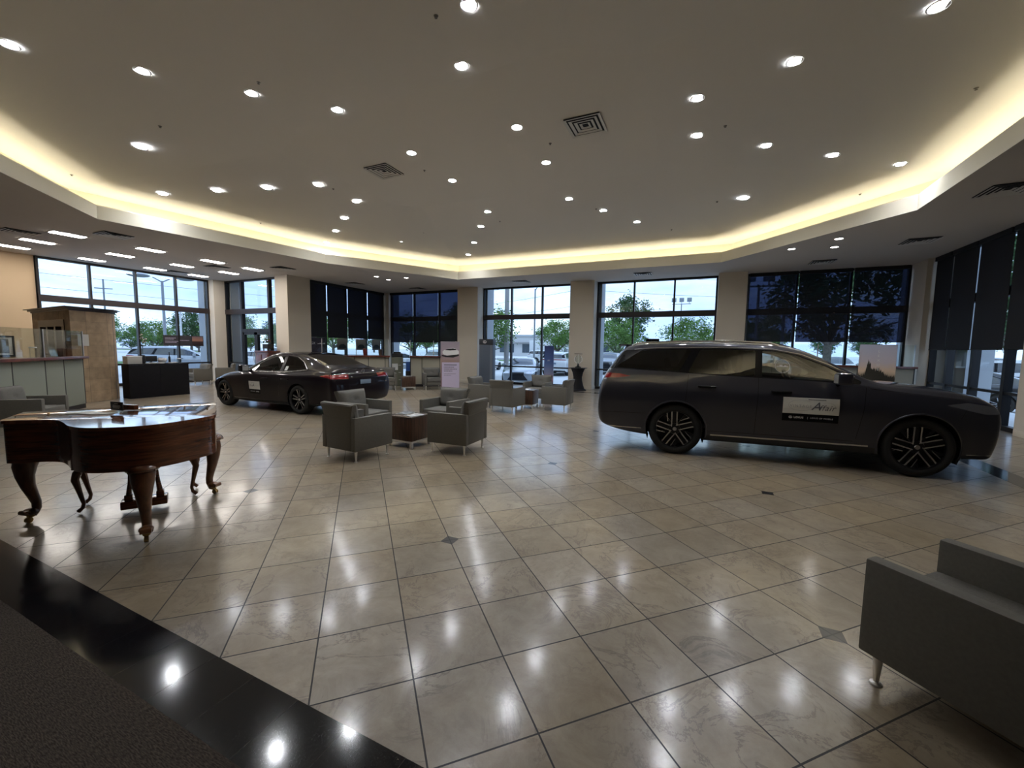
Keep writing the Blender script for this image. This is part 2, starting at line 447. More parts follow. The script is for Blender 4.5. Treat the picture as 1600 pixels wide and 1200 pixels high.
# ------------------------------------------------------------------ mesh helpers
class MB:
    """collects shapes into one mesh"""
    def __init__(self):
        self.bm = bmesh.new()
        self.slots = []
        self.cur = 0
    def use(self, m):
        if m not in self.slots:
            self.slots.append(m)
        self.cur = self.slots.index(m)
        return self
    def _fin(self, n0):
        self.bm.faces.ensure_lookup_table()
        for f in self.bm.faces[n0:]:
            f.material_index = self.cur
    def box(self, x0, x1, y0, y1, z0, z1, bevel=0.0, seg=2, mtx=None):
        n0 = len(self.bm.faces)
        vs_ = [self.bm.verts.new(p) for p in ((x0, y0, z0), (x1, y0, z0), (x1, y1, z0), (x0, y1, z0), (x0, y0, z1), (x1, y0, z1), (x1, y1, z1), (x0, y1, z1))]
        fs = [self.bm.faces.new([vs_[i] for i in q]) for q in ((0, 3, 2, 1), (4, 5, 6, 7), (0, 1, 5, 4), (1, 2, 6, 5), (2, 3, 7, 6), (3, 0, 4, 7))]
        if mtx is not None:
            bmesh.ops.transform(self.bm, matrix=mtx, verts=vs_)
        if bevel > 0:
            es = list({e for f in fs for e in f.edges})
            bmesh.ops.bevel(self.bm, geom=es, offset=bevel, segments=seg, affect='EDGES', profile=0.6)
        self._fin(n0)
        return self
    def prism(self, pts, z0, z1, bevel=0.0, seg=2, mtx=None):
        """vertical prism over a plan polygon"""
        n0 = len(self.bm.faces)
        a = [self.bm.verts.new((p[0], p[1], z0)) for p in pts]
        b = [self.bm.verts.new((p[0], p[1], z1)) for p in pts]
        n = len(pts)
        fs = [self.bm.faces.new(list(reversed(a))), self.bm.faces.new(b)]
        for i in range(n):
            j = (i + 1) % n
            fs.append(self.bm.faces.new((a[i], a[j], b[j], b[i])))
        if mtx is not None:
            bmesh.ops.transform(self.bm, matrix=mtx, verts=a + b)
        if bevel > 0:
            es = list(set(fs[0].edges) | set(fs[1].edges))
            bmesh.ops.bevel(self.bm, geom=es, offset=bevel, segments=seg, affect='EDGES', profile=0.6)
        self._fin(n0)
        return self
    def lathe(self, prof, n=24, mtx=None, cap=True):
        n0 = len(self.bm.faces)
        rings = []
        allv = []
        for (r, z) in prof:
            ring = [self.bm.verts.new((r * math.cos(2 * PI * i / n), r * math.sin(2 * PI * i / n), z)) for i in range(n)]
            rings.append(ring); allv += ring
        for a, b in zip(rings, rings[1:]):
            for i in range(n):
                j = (i + 1) % n
                self.bm.faces.new((a[i], a[j], b[j], b[i]))
        if cap:
            if prof[0][0] > 1e-6: self.bm.faces.new(list(reversed(rings[0])))
            if prof[-1][0] > 1e-6: self.bm.faces.new(rings[-1])
        if mtx is not None:
            bmesh.ops.transform(self.bm, matrix=mtx, verts=allv)
        self._fin(n0)
        return self
    def tube(self, pts, rad, n=8, cap=True, squash=None):
        """swept round tube; rad a number or one per point; squash=(sx,sy) flattens the section"""
        n0 = len(self.bm.faces)
        pts = [Vector(p) for p in pts]
        if not isinstance(rad, (list, tuple)):
            rad = [rad] * len(pts)
        rings = []
        up = None
        for i, p in enumerate(pts):
            t = (pts[min(i + 1, len(pts) - 1)] - pts[max(i - 1, 0)]).normalized()
            if up is None:
                up = Vector((0, 0, 1)) if abs(t.z) < 0.9 else Vector((1, 0, 0))
            a = t.cross(up).normalized()
            b = a.cross(t).normalized()
            up = b
            sx, sy = squash if squash else (1, 1)
            rings.append([self.bm.verts.new(p + rad[i] * (sx * math.cos(2 * PI * k / n) * a + sy * math.sin(2 * PI * k / n) * b)) for k in range(n)])
        for a, b in zip(rings, rings[1:]):
            for i in range(n):
                j = (i + 1) % n
                self.bm.faces.new((a[i], b[i], b[j], a[j]))
        if cap:
            self.bm.faces.new(rings[0]); self.bm.faces.new(list(reversed(rings[-1])))
        self._fin(n0)
        return self
    def quad(self, a, b, c, d):
        n0 = len(self.bm.faces)
        self.bm.faces.new([self.bm.verts.new(p) for p in (a, b, c, d)])
        self._fin(n0)
        return self
    def poly(self, pts):
        n0 = len(self.bm.faces)
        self.bm.faces.new([self.bm.verts.new(p) for p in pts])
        self._fin(n0)
        return self
    def ball(self, c, r, seg=10, scale=(1, 1, 1)):
        n0 = len(self.bm.faces)
        mt = Matrix.Translation(c) @ Matrix.Diagonal((r * scale[0], r * scale[1], r * scale[2], 1))
        bmesh.ops.create_uvsphere(self.bm, u_segments=seg, v_segments=max(5, seg // 2 + 1), radius=1, matrix=mt)
        self._fin(n0)
        return self
    def xf(self, mtx):
        bmesh.ops.transform(self.bm, matrix=mtx, verts=self.bm.verts[:])
        return self
    def mesh(self, name, m=None, sharp=0.6, fix=True):
        if fix:
            bmesh.ops.recalc_face_normals(self.bm, faces=self.bm.faces[:])
        for f in self.bm.faces:
            f.smooth = True
        for e in self.bm.edges:
            if len(e.link_faces) == 2 and e.calc_face_angle(0) > sharp:
                e.smooth = False
        me = bpy.data.meshes.new(name)
        self.bm.to_mesh(me)
        self.bm.free()
        for s in (self.slots or [m]):
            me.materials.append(s)
        return me
    def build(self, name, m=None, parent=None, loc=(0, 0, 0), rz=0.0, **kw):
        o = bpy.data.objects.new(name, self.mesh(name, m, **kw))
        COL.objects.link(o)
        o.location = loc
        o.rotation_euler = (0, 0, rz)
        if parent is not None:
            o.parent = parent
        return o

def tag(o, label=None, cat=None, group=None, kind=None):
    if label: o['label'] = label
    if cat: o['category'] = cat
    if group: o['group'] = group
    if kind: o['kind'] = kind
    return o

def thing(name, label, cat, loc=(0, 0, 0), rz=0.0, group=None):
    o = bpy.data.objects.new(name, None)
    COL.objects.link(o)
    o.empty_display_size = 0.1
    o.location = loc
    o.rotation_euler = (0, 0, rz)
    return tag(o, label, cat, group)

def dup(root, loc, rz, label=None, group=None, skip=(), scale=None, recolor=None):
    r = root.copy(); COL.objects.link(r)
    r.location = loc; r.rotation_euler = (0, 0, rz)
    if scale: r.scale = scale
    if label: r['label'] = label
    if group: r['group'] = group
    def rec(src, dst):
        for ch in [c for c in src.children]:
            if ch.name.split('.')[0] in skip:
                continue
            c = ch.copy(); COL.objects.link(c); c.parent = dst
            if recolor:
                key = c.name.split('.')[0]
                if key in recolor:
                    c.material_slots[0].link = 'OBJECT'
                    c.material_slots[0].material = recolor[key]
                    if 'label' in c: del c['label']
            rec(ch, c)
    rec(root, r)
    return r

def struct(name, mb, m=None, **kw):
    o = mb.build(name, m, **kw)
    o['kind'] = 'structure'
    return o

def text_mesh(body, size, extrude=0.0008, bold=0.0, shear=0.0, spacing=1.0, align='CENTER'):
    """lettering as a mesh lying in the XZ plane (reads along +X, up +Z), facing -Y"""
    cu = bpy.data.curves.new('lettering', 'FONT')
    cu.body = body; cu.size = size; cu.extrude = extrude; cu.offset = bold
    cu.align_x = align; cu.align_y = 'CENTER'; cu.shear = shear; cu.space_character = spacing
    cu.resolution_u = 3
    ob = bpy.data.objects.new('lettering', cu)
    COL.objects.link(ob)
    dg = bpy.context.evaluated_depsgraph_get()
    me = bpy.data.meshes.new_from_object(ob.evaluated_get(dg))
    bpy.data.objects.remove(ob); bpy.data.curves.remove(cu)
    me.transform(Matrix.Rotation(PI / 2, 4, 'X'))
    me.materials.clear()
    return me

def lettering(body, size, m, parent, loc, rz=0.0, name='lettering', **kw):
    me = text_mesh(body, size, **kw)
    me.materials.append(m)
    o = bpy.data.objects.new(name, me)
    COL.objects.link(o)
    o.parent = parent; o.location = loc; o.rotation_euler = (0, 0, rz)
    return o
# ------------------------------------------------------------------ the setting
ZS = 4.33          # soffit height
OCT = [(-12.36, 4.64), (-11.5, 10.0), (-9.07, 14.3), (0.38, 14.35), (3.55, 10.5), (3.52, 4.6), (0.0, 0.5), (-8.2, 0.5)]

def offset_poly(pts, d):
    """outward mitred offset (points run clockwise seen from above)"""
    out = []
    n = len(pts)
    for i in range(n):
        p0, p1, p2 = Vector(pts[i - 1]), Vector(pts[i]), Vector(pts[(i + 1) % n])
        e1, e2 = (p1 - p0).normalized(), (p2 - p1).normalized()
        n1, n2 = Vector((-e1.y, e1.x)), Vector((-e2.y, e2.x))
        m = (n1 + n2).normalized()
        out.append(tuple(p1 + m * d / max(0.3, m.dot(n1))))
    return out

OUT6 = offset_poly(OCT, 0.6)
ROOM = [(-19.5, -6.0), (-19.5, 11.3), (-15.2, 11.3), (-15.2, 16.9), (5.95, 16.9), (5.95, -6.0)]

# floor
fl = MB()
fl.box(-19.6, 6.1, 1.17, 17.0, -0.12, 0.0)
floor = struct('floor', fl, M['tiles'])
cb_ = MB()
cb_.box(-19.6, 6.1, -6.1, 0.87, -0.12, 0.003)
struct('floor', cb_, M['carpet'])
g = MB(); g.box(-19.6, 6.1, 0.87, 1.17, -0.12, 0.002)
struct('trim_1', g, M['granite_x'])
g = MB(); g.box(3.62, 3.93, 1.17, 10.7, 0.0, 0.0015)
struct('trim_2', g, M['granite_y'])
def band(p, q, w):
    p, q = Vector(p), Vector(q)
    e = (q - p).normalized(); nn = Vector((-e.y, e.x)) * w
    return [tuple(p), tuple(q), tuple(q + nn), tuple(p + nn)]
g = MB(); g.prism(band((3.93, 10.7), (0.5, 15.0), -0.3)[::-1], 0.0, 0.0015)
struct('trim_3', g, M['granite_y'])
g = MB(); g.box(-9.3, 0.4, 14.95, 15.25, 0.0, 0.0015)
struct('trim_4', g, M['granite_x'])

# lower ceiling round the room, with the octagon cut out
sb = bmesh.new()
def loop_edges(bm, pts, z):
    v = [bm.verts.new((p[0], p[1], z)) for p in pts]
    return [bm.edges.new((v[i], v[(i + 1) % len(v)])) for i in range(len(v))]
e1 = loop_edges(sb, ROOM, ZS); e2 = loop_edges(sb, OCT, ZS)
bmesh.ops.triangle_fill(sb, edges=e1 + e2, use_beauty=True)
for f in sb.faces:
    if f.normal.z > 0: f.normal_flip()
me = bpy.data.meshes.new('ceiling'); sb.to_mesh(me); sb.free(); me.materials.append(M['soffit'])
so = bpy.data.objects.new('ceiling', me); COL.objects.link(so); so['kind'] = 'structure'

# fascia, cove trough and the raised ceiling
def wall_ring(mb, pts, z0, z1):
    for i in range(len(pts)):
        a, b = pts[i], pts[(i + 1) % len(pts)]
        mb.quad((*a, z0), (*b, z0), (*b, z1), (*a, z1))
def flat_ring(mb, p1, p2, z1, z2):
    for i in range(len(p1)):
        j = (i + 1) % len(p1)
        mb.quad((*p1[i], z1), (*p1[j], z1), (*p2[j], z2), (*p2[i], z2))
OUT1 = offset_poly(OCT, 0.03); OUT2 = offset_poly(OCT, 0.10)
fa = MB()
wall_ring(fa, OCT, ZS, 4.62)
flat_ring(fa, OCT, OUT1, 4.62, 4.65)
flat_ring(fa, OUT1, OUT2, 4.65, 4.65)
wall_ring(fa, OUT2, 4.42, 4.65)
flat_ring(fa, OUT2, OUT6, 4.42, 4.42)
wall_ring(fa, OUT6, 4.42, 5.0)
struct('trim_5', fa, M['fascia'], sharp=0.3)
CX, CY = -4.35, 7.37
INNER = []
for p in OUT6:
    dx, dy = p[0] - CX, p[1] - CY
    INNER.append((CX + max(-3.4, min(3.4, dx * 0.55)), CY + max(-2.1, min(2.1, dy * 0.55))))
ce = MB()
flat_ring(ce, OUT6, INNER, 5.0, 5.4)
ce.poly([(*p, 5.4) for p in INNER])
ceil_obj = struct('ceiling', ce, M['ceiling'], sharp=0.5)
ceil_bvh = BVHTree.FromPolygons([v.co.copy() for v in ceil_obj.data.vertices], [list(p.vertices) for p in ceil_obj.data.polygons])
def on_ceiling(u, v, z):
    d = Vector((u, v, z - EYE)).normalized()
    h = ceil_bvh.ray_cast(Vector((0, 0, EYE)), d)
    return h[0] if h[0] else Vector((u, v, z))

# cove lamp strips: one fluorescent run per side, lying in the trough
for i in range(8):
    a, b = Vector(offset_poly(OCT, 0.26)[i]), Vector(offset_poly(OCT, 0.26)[(i + 1) % 8])
    L_ = (b - a).length
    ang = math.atan2(b.y - a.y, b.x - a.x)
    side = ['left', 'rear left', 'rear', 'rear right', 'right', 'near right', 'near', 'near left'][i]
    t = thing('cove_light', 'warm strip light glowing in the ceiling cove, %s side' % ['left window', 'back left corner', 'front window', 'back right corner', 'right window', 'camera right', 'camera', 'camera left'][i],
              'light', (a.x, a.y, 4.42), ang, 'cove strip lights')
    h = MB(); h.box(0.02, L_ - 0.02, -0.04, 0.04, 0, 0.05); h.build('housing', M['cantrim'], t)
    h = MB(); h.tube([(0.05, 0, 0.07), (L_ - 0.05, 0, 0.07)], 0.019, 8); h.build('tube_lamp', M['cove'], t)

# walls with no windows
w = MB(); w.box(-19.7, -19.5, -6.0, 5.70, 0, 5.2); struct('wall_left', w, M['tan'])
w = MB(); w.box(-19.7, 6.2, -6.2, -6.0, 0, 5.2); struct('wall_rear', w, M['backwall'])
w = MB(); w.box(5.95, 6.15, -6.0, 10.9, 0, 5.2); struct('wall_right', w, M['backwall'])

# pale columns between the windows
def column(n, u0, u1, v0, v1, ext=None, m='column'):
    c = MB()
    c.box(u0, u1, v0, v1, 0, ZS + 0.3)
    c.box(u0 - 0.015, u1 + 0.015, v0 - 0.015, v1 - 0.02, 0, 0.13, bevel=0.006)
    return struct('wall_column_%d' % n, c, M[m])
extmat = mat('outside_stucco', (0.50, 0.53, 0.56), 0.8)
column(1, -19.62, -19.10, 10.78, 11.38)
column(2, -15.50, -14.78, 11.02, 12.05)
column(3, -15.20, -14.72, 16.64, 17.0)
column(4, -10.33, -9.27, 16.26, 16.95)
column(5, -4.98, -4.00, 16.26, 16.95)
column(6, 0.38, 1.27, 16.26, 16.95)
column(7, 5.69, 6.35, 15.82, 17.0)
column(8, 5.78, 6.35, 10.75, 11.72)
# outside faces of the columns, proud of the glass line
for u0, u1, v0, v1 in ((-15.15, -14.85, 17.0, 17.6), (-10.2, -9.15, 16.97, 17.6), (-4.85, -3.85, 16.97, 17.6), (0.5, 1.4, 16.97, 17.6), (5.75, 6.5, 17.0, 17.6),
                       (-15.9, -15.25, 12.1, 12.7), (-20.1, -19.64, 10.7, 11.5), (-19.62, -19.0, 11.42, 12.0), (6.37, 6.9, 15.0, 16.2), (6.37, 6.9, 10.75, 11.72), (-20.1, -19.64, 5.1, 5.75)):
    c = MB(); c.box(u0, u1, v0, v1, -0.3, 4.9)
    struct('wall_pilaster', c, extmat)
# roof slab so that the sky cannot light the rooms from above, and the wall band over the windows
rf = MB(); rf.box(-20.2, 7.0, -6.3, 17.7, 5.45, 5.7); struct('roof', rf, extmat)
for i, (u0, u1, v0, v1) in enumerate(((-15.4, 6.3, 16.80, 17.1), (-15.5, -15.2, 11.3, 16.8), (-19.7, -15.5, 11.25, 11.55), (-19.75, -19.5, 5.7, 11.3), (5.95, 6.25, 10.9, 16.9))):
    c = MB(); c.box(u0, u1, v0, v1, ZS + 0.001, 5.45); struct('wall_header', c, extmat)

# ------------------------------------------------------------------ windows
def window(n, p0, p1, mull, rails=(0.80,), band=(2.90, 3.11), wide=(), door=None, mw=0.06):
    """p0 -> p1 left to right seen from inside; mull = distances of the uprights along it"""
    p0, p1 = Vector(p0), Vector(p1)
    L_ = (p1 - p0).length
    ang = math.atan2(p1.y - p0.y, p1.x - p0.x)
    t = bpy.data.objects.new('window_%d' % n, None); COL.objects.link(t)
    t.location = (p0.x, p0.y, 0); t.rotation_euler = (0, 0, ang); t['kind'] = 'structure'
    t.empty_display_size = 0.1
    f = MB()
    D0, D1 = -0.06, 0.08
    f.box(0, L_, D0, D1, 0.0, 0.10)
    f.box(0, L_, D0, D1, ZS - 0.07, ZS - 0.001)
    xs = [0.03] + list(mull) + [L_ - 0.03]
    for i, x in enumerate(xs):
        w_ = (0.06 if 0 < i < len(xs) - 1 else 0.06) if x not in wide else 0.11
        f.box(x - w_ / 2, x + w_ / 2, D0 - 0.003, D1 + 0.003, 0.0, ZS - 0.001)
    for z in rails:
        for a, b in zip(xs, xs[1:]):
            if door and a >= door[0] - 0.05 and b <= door[1] + 0.05: continue
            f.box(a, b, D0 + 0.01, D1 - 0.01, z - 0.03, z + 0.03)
    if door:
        a, b = door
        f.box(a, b, D0 - 0.004, D1 + 0.004, 2.12, 2.26)
        mid = (a + b) / 2
        for x in (a + 0.07, mid - 0.05, mid + 0.05, b - 0.07):
            f.box(x - 0.05, x + 0.05, D0 + 0.01, D1 - 0.01, 0.10, 2.12)
        f.box(a, b, D0 + 0.01, D1 - 0.01, 0.10, 0.30)
        f.box(a, b, D0 + 0.01, D1 - 0.01, 2.02, 2.12)
    f.build('window_frame', M['frame'], t)
    b_ = MB(); b_.box(0.0, L_, D0 - 0.02, D1 + 0.02, band[0], band[1]); b_.build('transom_panel', M['transom'], t)
    gl = MB(); gl.quad((0, 0.01, 0.05), (L_, 0.01, 0.05), (L_, 0.01, ZS - 0.02), (0, 0.01, ZS - 0.02)); gl.build('glass_pane', M['glass'], t, fix=False)
    if door:
        hb = MB()
        for s in (-1, 1):
            x = mid + s * 0.06
            hb.tube([(x, D0 - 0.01, 1.25), (x, D0 - 0.06, 1.25), (x, D0 - 0.06, 0.85), (x, D0 - 0.01, 0.85)], 0.012, 8)
        hb.build('door_pull', M['chrome'], t)
    return t, L_, ang, p0
WIN = {}
WIN[1] = window(1, (-19.5, 5.72), (-19.5, 10.78), (1.28, 2.56, 3.86))
WIN[2] = window(2, (-19.10, 11.3), (-15.3, 11.3), (1.08, 2.86), wide=(1.08, 2.86), door=(1.08, 2.86))
WIN[3] = window(3, (-15.12, 12.05), (-15.12, 16.65), (1.0, 2.15, 3.40))
WIN[4] = window(4, (-14.72, 16.85), (-10.33, 16.85), (1.47, 2.98))
WIN[5] = window(5, (-9.27, 16.85), (-4.98, 16.85), (1.42, 2.88))
WIN[6] = window(6, (-4.00, 16.85), (0.38, 16.85), (1.45, 2.92))
WIN[7] = window(7, (1.27, 16.85), (5.69, 16.85), (1.50, 2.96))
WIN[8] = window(8, (5.98, 15.82), (5.98, 11.72), (0.95, 2.08, 3.30), wide=(0.95, 2.08, 3.30))

# roller shades: (window, x0, x1, bottom, cloth, place words)
def shade(win, x0, x1, zb, m, words, grp):
    t0, L_, ang, p0 = WIN[win]
    e = Vector((math.cos(ang), math.sin(ang), 0))
    t = thing('roller_shade', words, 'window shade', (p0.x + e.x * x0, p0.y + e.y * x0, 0), ang, grp)
    w_ = x1 - x0
    c = MB(); c.box(0, w_, -0.118, -0.114, zb, ZS - 0.08); c.build('shade_cloth', M[m], t)
    b = MB(); b.tube([(0, -0.116, zb), (w_, -0.116, zb)], 0.011, 8); b.build('hem_bar', M['black'], t)
    b = MB(); b.box(0, w_, -0.17, -0.075, ZS - 0.115, ZS - 0.002, bevel=0.01); b.build('shade_cassette', M['black'], t)
G = 0.045
ordw = {3: ['first', 'second', 'third', 'last'], 4: ['left', 'middle', 'right'], 7: ['left', 'middle', 'right'], 8: ['first', 'second', 'third', 'last']}
for win, xs, zb, m, where in ((3, (0.05, 1.0, 2.15, 3.40, 4.55), 1.97, 'shade_dense', 'behind the black sedan, counted from its roof to its tail'),
                              (4, (0.05, 1.47, 2.98, 4.36), 1.84, 'shade', 'of three behind the two waiting chairs'),
                              (7, (0.05, 1.50, 2.96, 4.36), 1.98, 'shade', 'of three above the front of the big grey car'),
                              (8, (0.05, 0.95, 2.08, 3.30, 4.05), 1.74, 'shade_dense', 'on the far right window wall, counted from the corner')):
    for i in range(len(xs) - 1):
        shade(win, xs[i] + (G if win in (7, 8) else (0.034 if i else 0.0)), xs[i + 1] - (0.0 if win in (7, 4) else 0.012), zb, m, 'dark roller shade, %s %s' % (ordw[win][i], where), 'dark roller shades on the windows')

# ------------------------------------------------------------------ ceiling lights
def make_can(m):
    t = thing('downlight', 'x', 'light')
    tr = MB(); tr.lathe([(0.080, -0.004), (0.090, -0.010), (0.103, -0.003), (0.105, 0.0)], 24, cap=False); tr.build('trim_ring', M['cantrim'], t)
    bf = MB(); bf.lathe([(0.0, -0.004), (0.081, -0.004)], 24, cap=False); bf.build('lamp', M[m], t)
    return t
LIGHTS = [(-7.8, 2.22, 5.171), (-7.02, 3.19, 5.241), (-6.26, 4.18, 5.313), (-5.52, 5.09, 5.38), (-3.13, 5.0, 5.373), (-2.49, 4.12, 5.309), (-3.1, 6.75, 5.4), (-9.7, 4.33, 5.238), (-11.68, 5.58, 5.089), (-10.51, 6.11, 5.177), (-9.45, 6.61, 5.256), (-8.35, 7.1, 5.34), (-8.36, 8.27, 5.339), (-9.53, 8.96, 5.25), (-10.59, 9.61, 5.17), (-11.75, 10.28, 5.083), (-9.72, 11.63, 5.235), (-8.18, 13.62, 5.091), (-7.25, 12.45, 5.176), (-6.28, 11.19, 5.267), (-5.56, 10.27, 5.335), (-5.38, 8.23, 5.4), (-5.39, 6.79, 5.4), (-3.1, 8.21, 5.4), (-3.22, 10.2, 5.34), (-2.57, 11.16, 5.27), (-1.86, 12.23, 5.192), (0.71, 11.49, 5.246), (-0.25, 6.95, 5.332), (-0.26, 8.1, 5.333), (0.85, 8.77, 5.249), (1.97, 9.43, 5.165), (3.13, 10.09, 5.077), (0.87, 6.44, 5.247), (2.02, 5.92, 5.161)]
LW = ['at the far left edge of the picture', 'second of the row nearest the top left corner', 'third of the row nearest the top left corner', 'fourth of the row nearest the top left corner', 'large one left of the square vent', 'cut by the top edge near the middle',
      'just left of the big square vent', 'alone left of the long rows, over the piano', 'leftmost above the cove over the sedan', 'second above the cove over the sedan', 'third above the cove over the sedan', 'fourth above the cove over the sedan',
      'first of the short slanting row left of middle', 'second of the short slanting row left of middle', 'third of the short slanting row left of middle', 'last of the short slanting row left of middle, close to the cove',
      'alone between two slanting rows by the rear cove', 'closest to the rear corner of the cove', 'second out from the rear corner of the cove', 'third out from the rear corner of the cove', 'fourth out from the rear corner of the cove',
      'right of the diamond shaped vent', 'above the diamond shaped vent', 'below the big square vent, slightly left', 'first of the slanting three right of middle', 'second of the slanting three right of middle', 'last of the slanting three right of middle',
      'nearest the right run of the rear cove', 'first right of the square vent, upper', 'first right of the square vent, lower', 'second of the lower right row', 'third of the lower right row', 'rightmost of the lower right row by the cove', 'large one toward the top right', 'in the top right corner of the picture']
can0 = make_can('can')
for i, p in enumerate(LIGHTS):
    q = on_ceiling(*p)
    lab = 'recessed ceiling downlight, %s' % LW[i]
    if i == 0:
        can0.location = q; can0['label'] = lab; can0['group'] = 'downlights in the raised ceiling'; o = can0
    else:
        o = dup(can0, q, 0, lab, 'downlights in the raised ceiling')
can1 = make_can('can_soffit')
SL = [(-11.74, 12.6, 'left front of the three over the sedan tail'), (-11.81, 13.36, 'middle rear of the three near the back left corner'), (-10.8, 13.24, 'right of the three near the back left corner'), (1.99, 13.16, 'left of the three over the grey car'), (2.94, 13.31, 'lower right of the three over the grey car'), (2.81, 12.39, 'upper right of the three over the grey car')]
for i, (u, v, wd) in enumerate(SL):
    lab = 'small downlight in the lower ceiling, %s' % wd
    if i == 0:
        can1.location = (u, v, ZS); can1['label'] = lab; can1['group'] = 'downlights in the lower ceiling'
    else:
        dup(can1, (u, v, ZS), 0, lab, 'downlights in the lower ceiling')

# fluorescent troffers over the reception side
t0 = thing('ceiling_troffer', 'x', 'light')
b = MB(); b.box(-0.32, 0.32, -0.23, 0.23, -0.012, -0.001); b.use(M['vent']); b.build('frame', M['vent'], t0)
b = MB(); b.box(-0.30, 0.30, -0.13, 0.13, -0.02, -0.0125); b.build('diffuser', M['troffer'], t0)
TR = [(-18.29, 4.97), (-16.63, 4.97), (-14.82, 4.97), (-18.5, 6.74), (-16.66, 6.74), (-14.85, 6.72), (-18.45, 8.45), (-16.72, 8.45), (-14.87, 8.42), (-18.5, 9.9), (-16.6, 9.95), (-14.95, 9.8)]
rowt = ['front row', 'second row', 'third row', 'rear row']
colt = ['by the outer window', 'middle', 'nearest the raised ceiling']
for i, (u, v) in enumerate(TR):
    lab = 'lit rectangular ceiling troffer over the reception, %s, %s' % (rowt[i // 3], colt[i % 3])
    if i == 0:
        t0.location = (u, v, ZS); t0.rotation_euler = (0, 0, PI / 2); t0['label'] = lab; t0['group'] = 'troffers over the reception'
    else:
        dup(t0, (u, v, ZS), PI / 2, lab, 'troffers over the reception')

# air vents
def make_vent(s):
    t = thing('ceiling_vent', 'x', 'vent')
    b = MB(); b.box(-s, s, -s, s, -0.006, -0.001); b.build('backing', M['vent_dark'], t)
    b = MB()
    for k in range(4):
        r1 = s * (1.04 - k * 0.25); r0 = r1 - s * 0.155; dz = -0.034 + k * 0.004
        pts = [(-r1, -r1), (r1, -r1), (r1, r1), (-r1, r1)]; qts = [(-r0, -r0), (r0, -r0), (r0, r0), (-r0, r0)]
        for i in range(4):
            j = (i + 1) % 4
            b.quad((*pts[i], dz + 0.006), (*pts[j], dz + 0.006), (*qts[j], dz + 0.018), (*qts[i], dz + 0.018))
    b.build('louvre', M['vent'], t)
    return t
v0 = make_vent(0.30)
VL = [(-2.05, 7.33, 5.5, 'large square ceiling vent in the middle of the raised ceiling', 0), (-6.64, 7.41, 5.5, 'square ceiling vent left of middle, seen as a diamond', 0),
      (-13.75, 5.46, None, 'ceiling vent in the lower ceiling beside the bend of the left cove', 0), (-15.68, 4.38, None, 'ceiling vent at the left edge beside the troffers', 0), (-13.72, 10.09, None, 'ceiling vent above the pale column by the glass doors', 0),
      (-13.94, 13.66, None, 'ceiling vent in front of the shades behind the sedan', 0), (-12.26, 15.86, None, 'ceiling vent in front of the shaded window behind the waiting chairs', 0), (-6.86, 15.62, None, 'ceiling vent in front of the middle bright window', 0),
      (-2.07, 15.53, None, 'ceiling vent in front of the right bright window', 0), (3.11, 15.29, None, 'ceiling vent in front of the shaded window over the grey car', 0), (4.59, 13.28, None, 'ceiling vent near the right corner column', 0), (4.4, 9.73, None, 'ceiling vent at the right edge of the picture', 0),
      (-15.79, 9.07, None, 'ceiling vent between the last troffers, right', 0), (-18.48, 9.12, None, 'ceiling vent between the last troffers, left', 0)]
for i, (u, v, z, lab, rz) in enumerate(VL):
    q = on_ceiling(u, v, z) if z else Vector((u, v, ZS))
    if i == 0:
        v0.location = q; v0['label'] = lab; v0['group'] = 'square ceiling vents'
    else:
        dup(v0, q, rz, lab, 'square ceiling vents')

# sprinkler heads
def sprinkler():
    b = MB(); b.lathe([(0.0, -0.024), (0.017, -0.024), (0.017, -0.021), (0.004, -0.019), (0.008, -0.008), (0.024, -0.004), (0.028, 0.0)], 12, cap=False)
    return b
s0 = tag(sprinkler().build('sprinkler_head', M['sprink']), 'small fire sprinkler head dotted on the raised ceiling', 'sprinkler', 'sprinkler heads on the raised ceiling')
for i, (u, v) in enumerate([(-2.91, 4.11), (-5.91, 4.06), (-8.46, 4.06), (-12.01, 4.15), (0.15, 7.91), (3.07, 7.68), (-2.76, 7.5), (-2.73, 11.01), (-1.01, 13.13), (0.13, 11.35), (-8.24, 7.44), (-5.64, 7.54), (-8.29, 11.03), (2.91, 11.47), (-11.64, 7.91), (-5.55, 11.0)]):
    q = on_ceiling(u, v, 5.4)
    h = ceil_bvh.ray_cast(Vector((u, v, 3)), Vector((0, 0, 1)))
    q = h[0] if h[0] else q
    if i == 0: s0.location = q
    else:
        c = s0.copy(); COL.objects.link(c); c.location = q
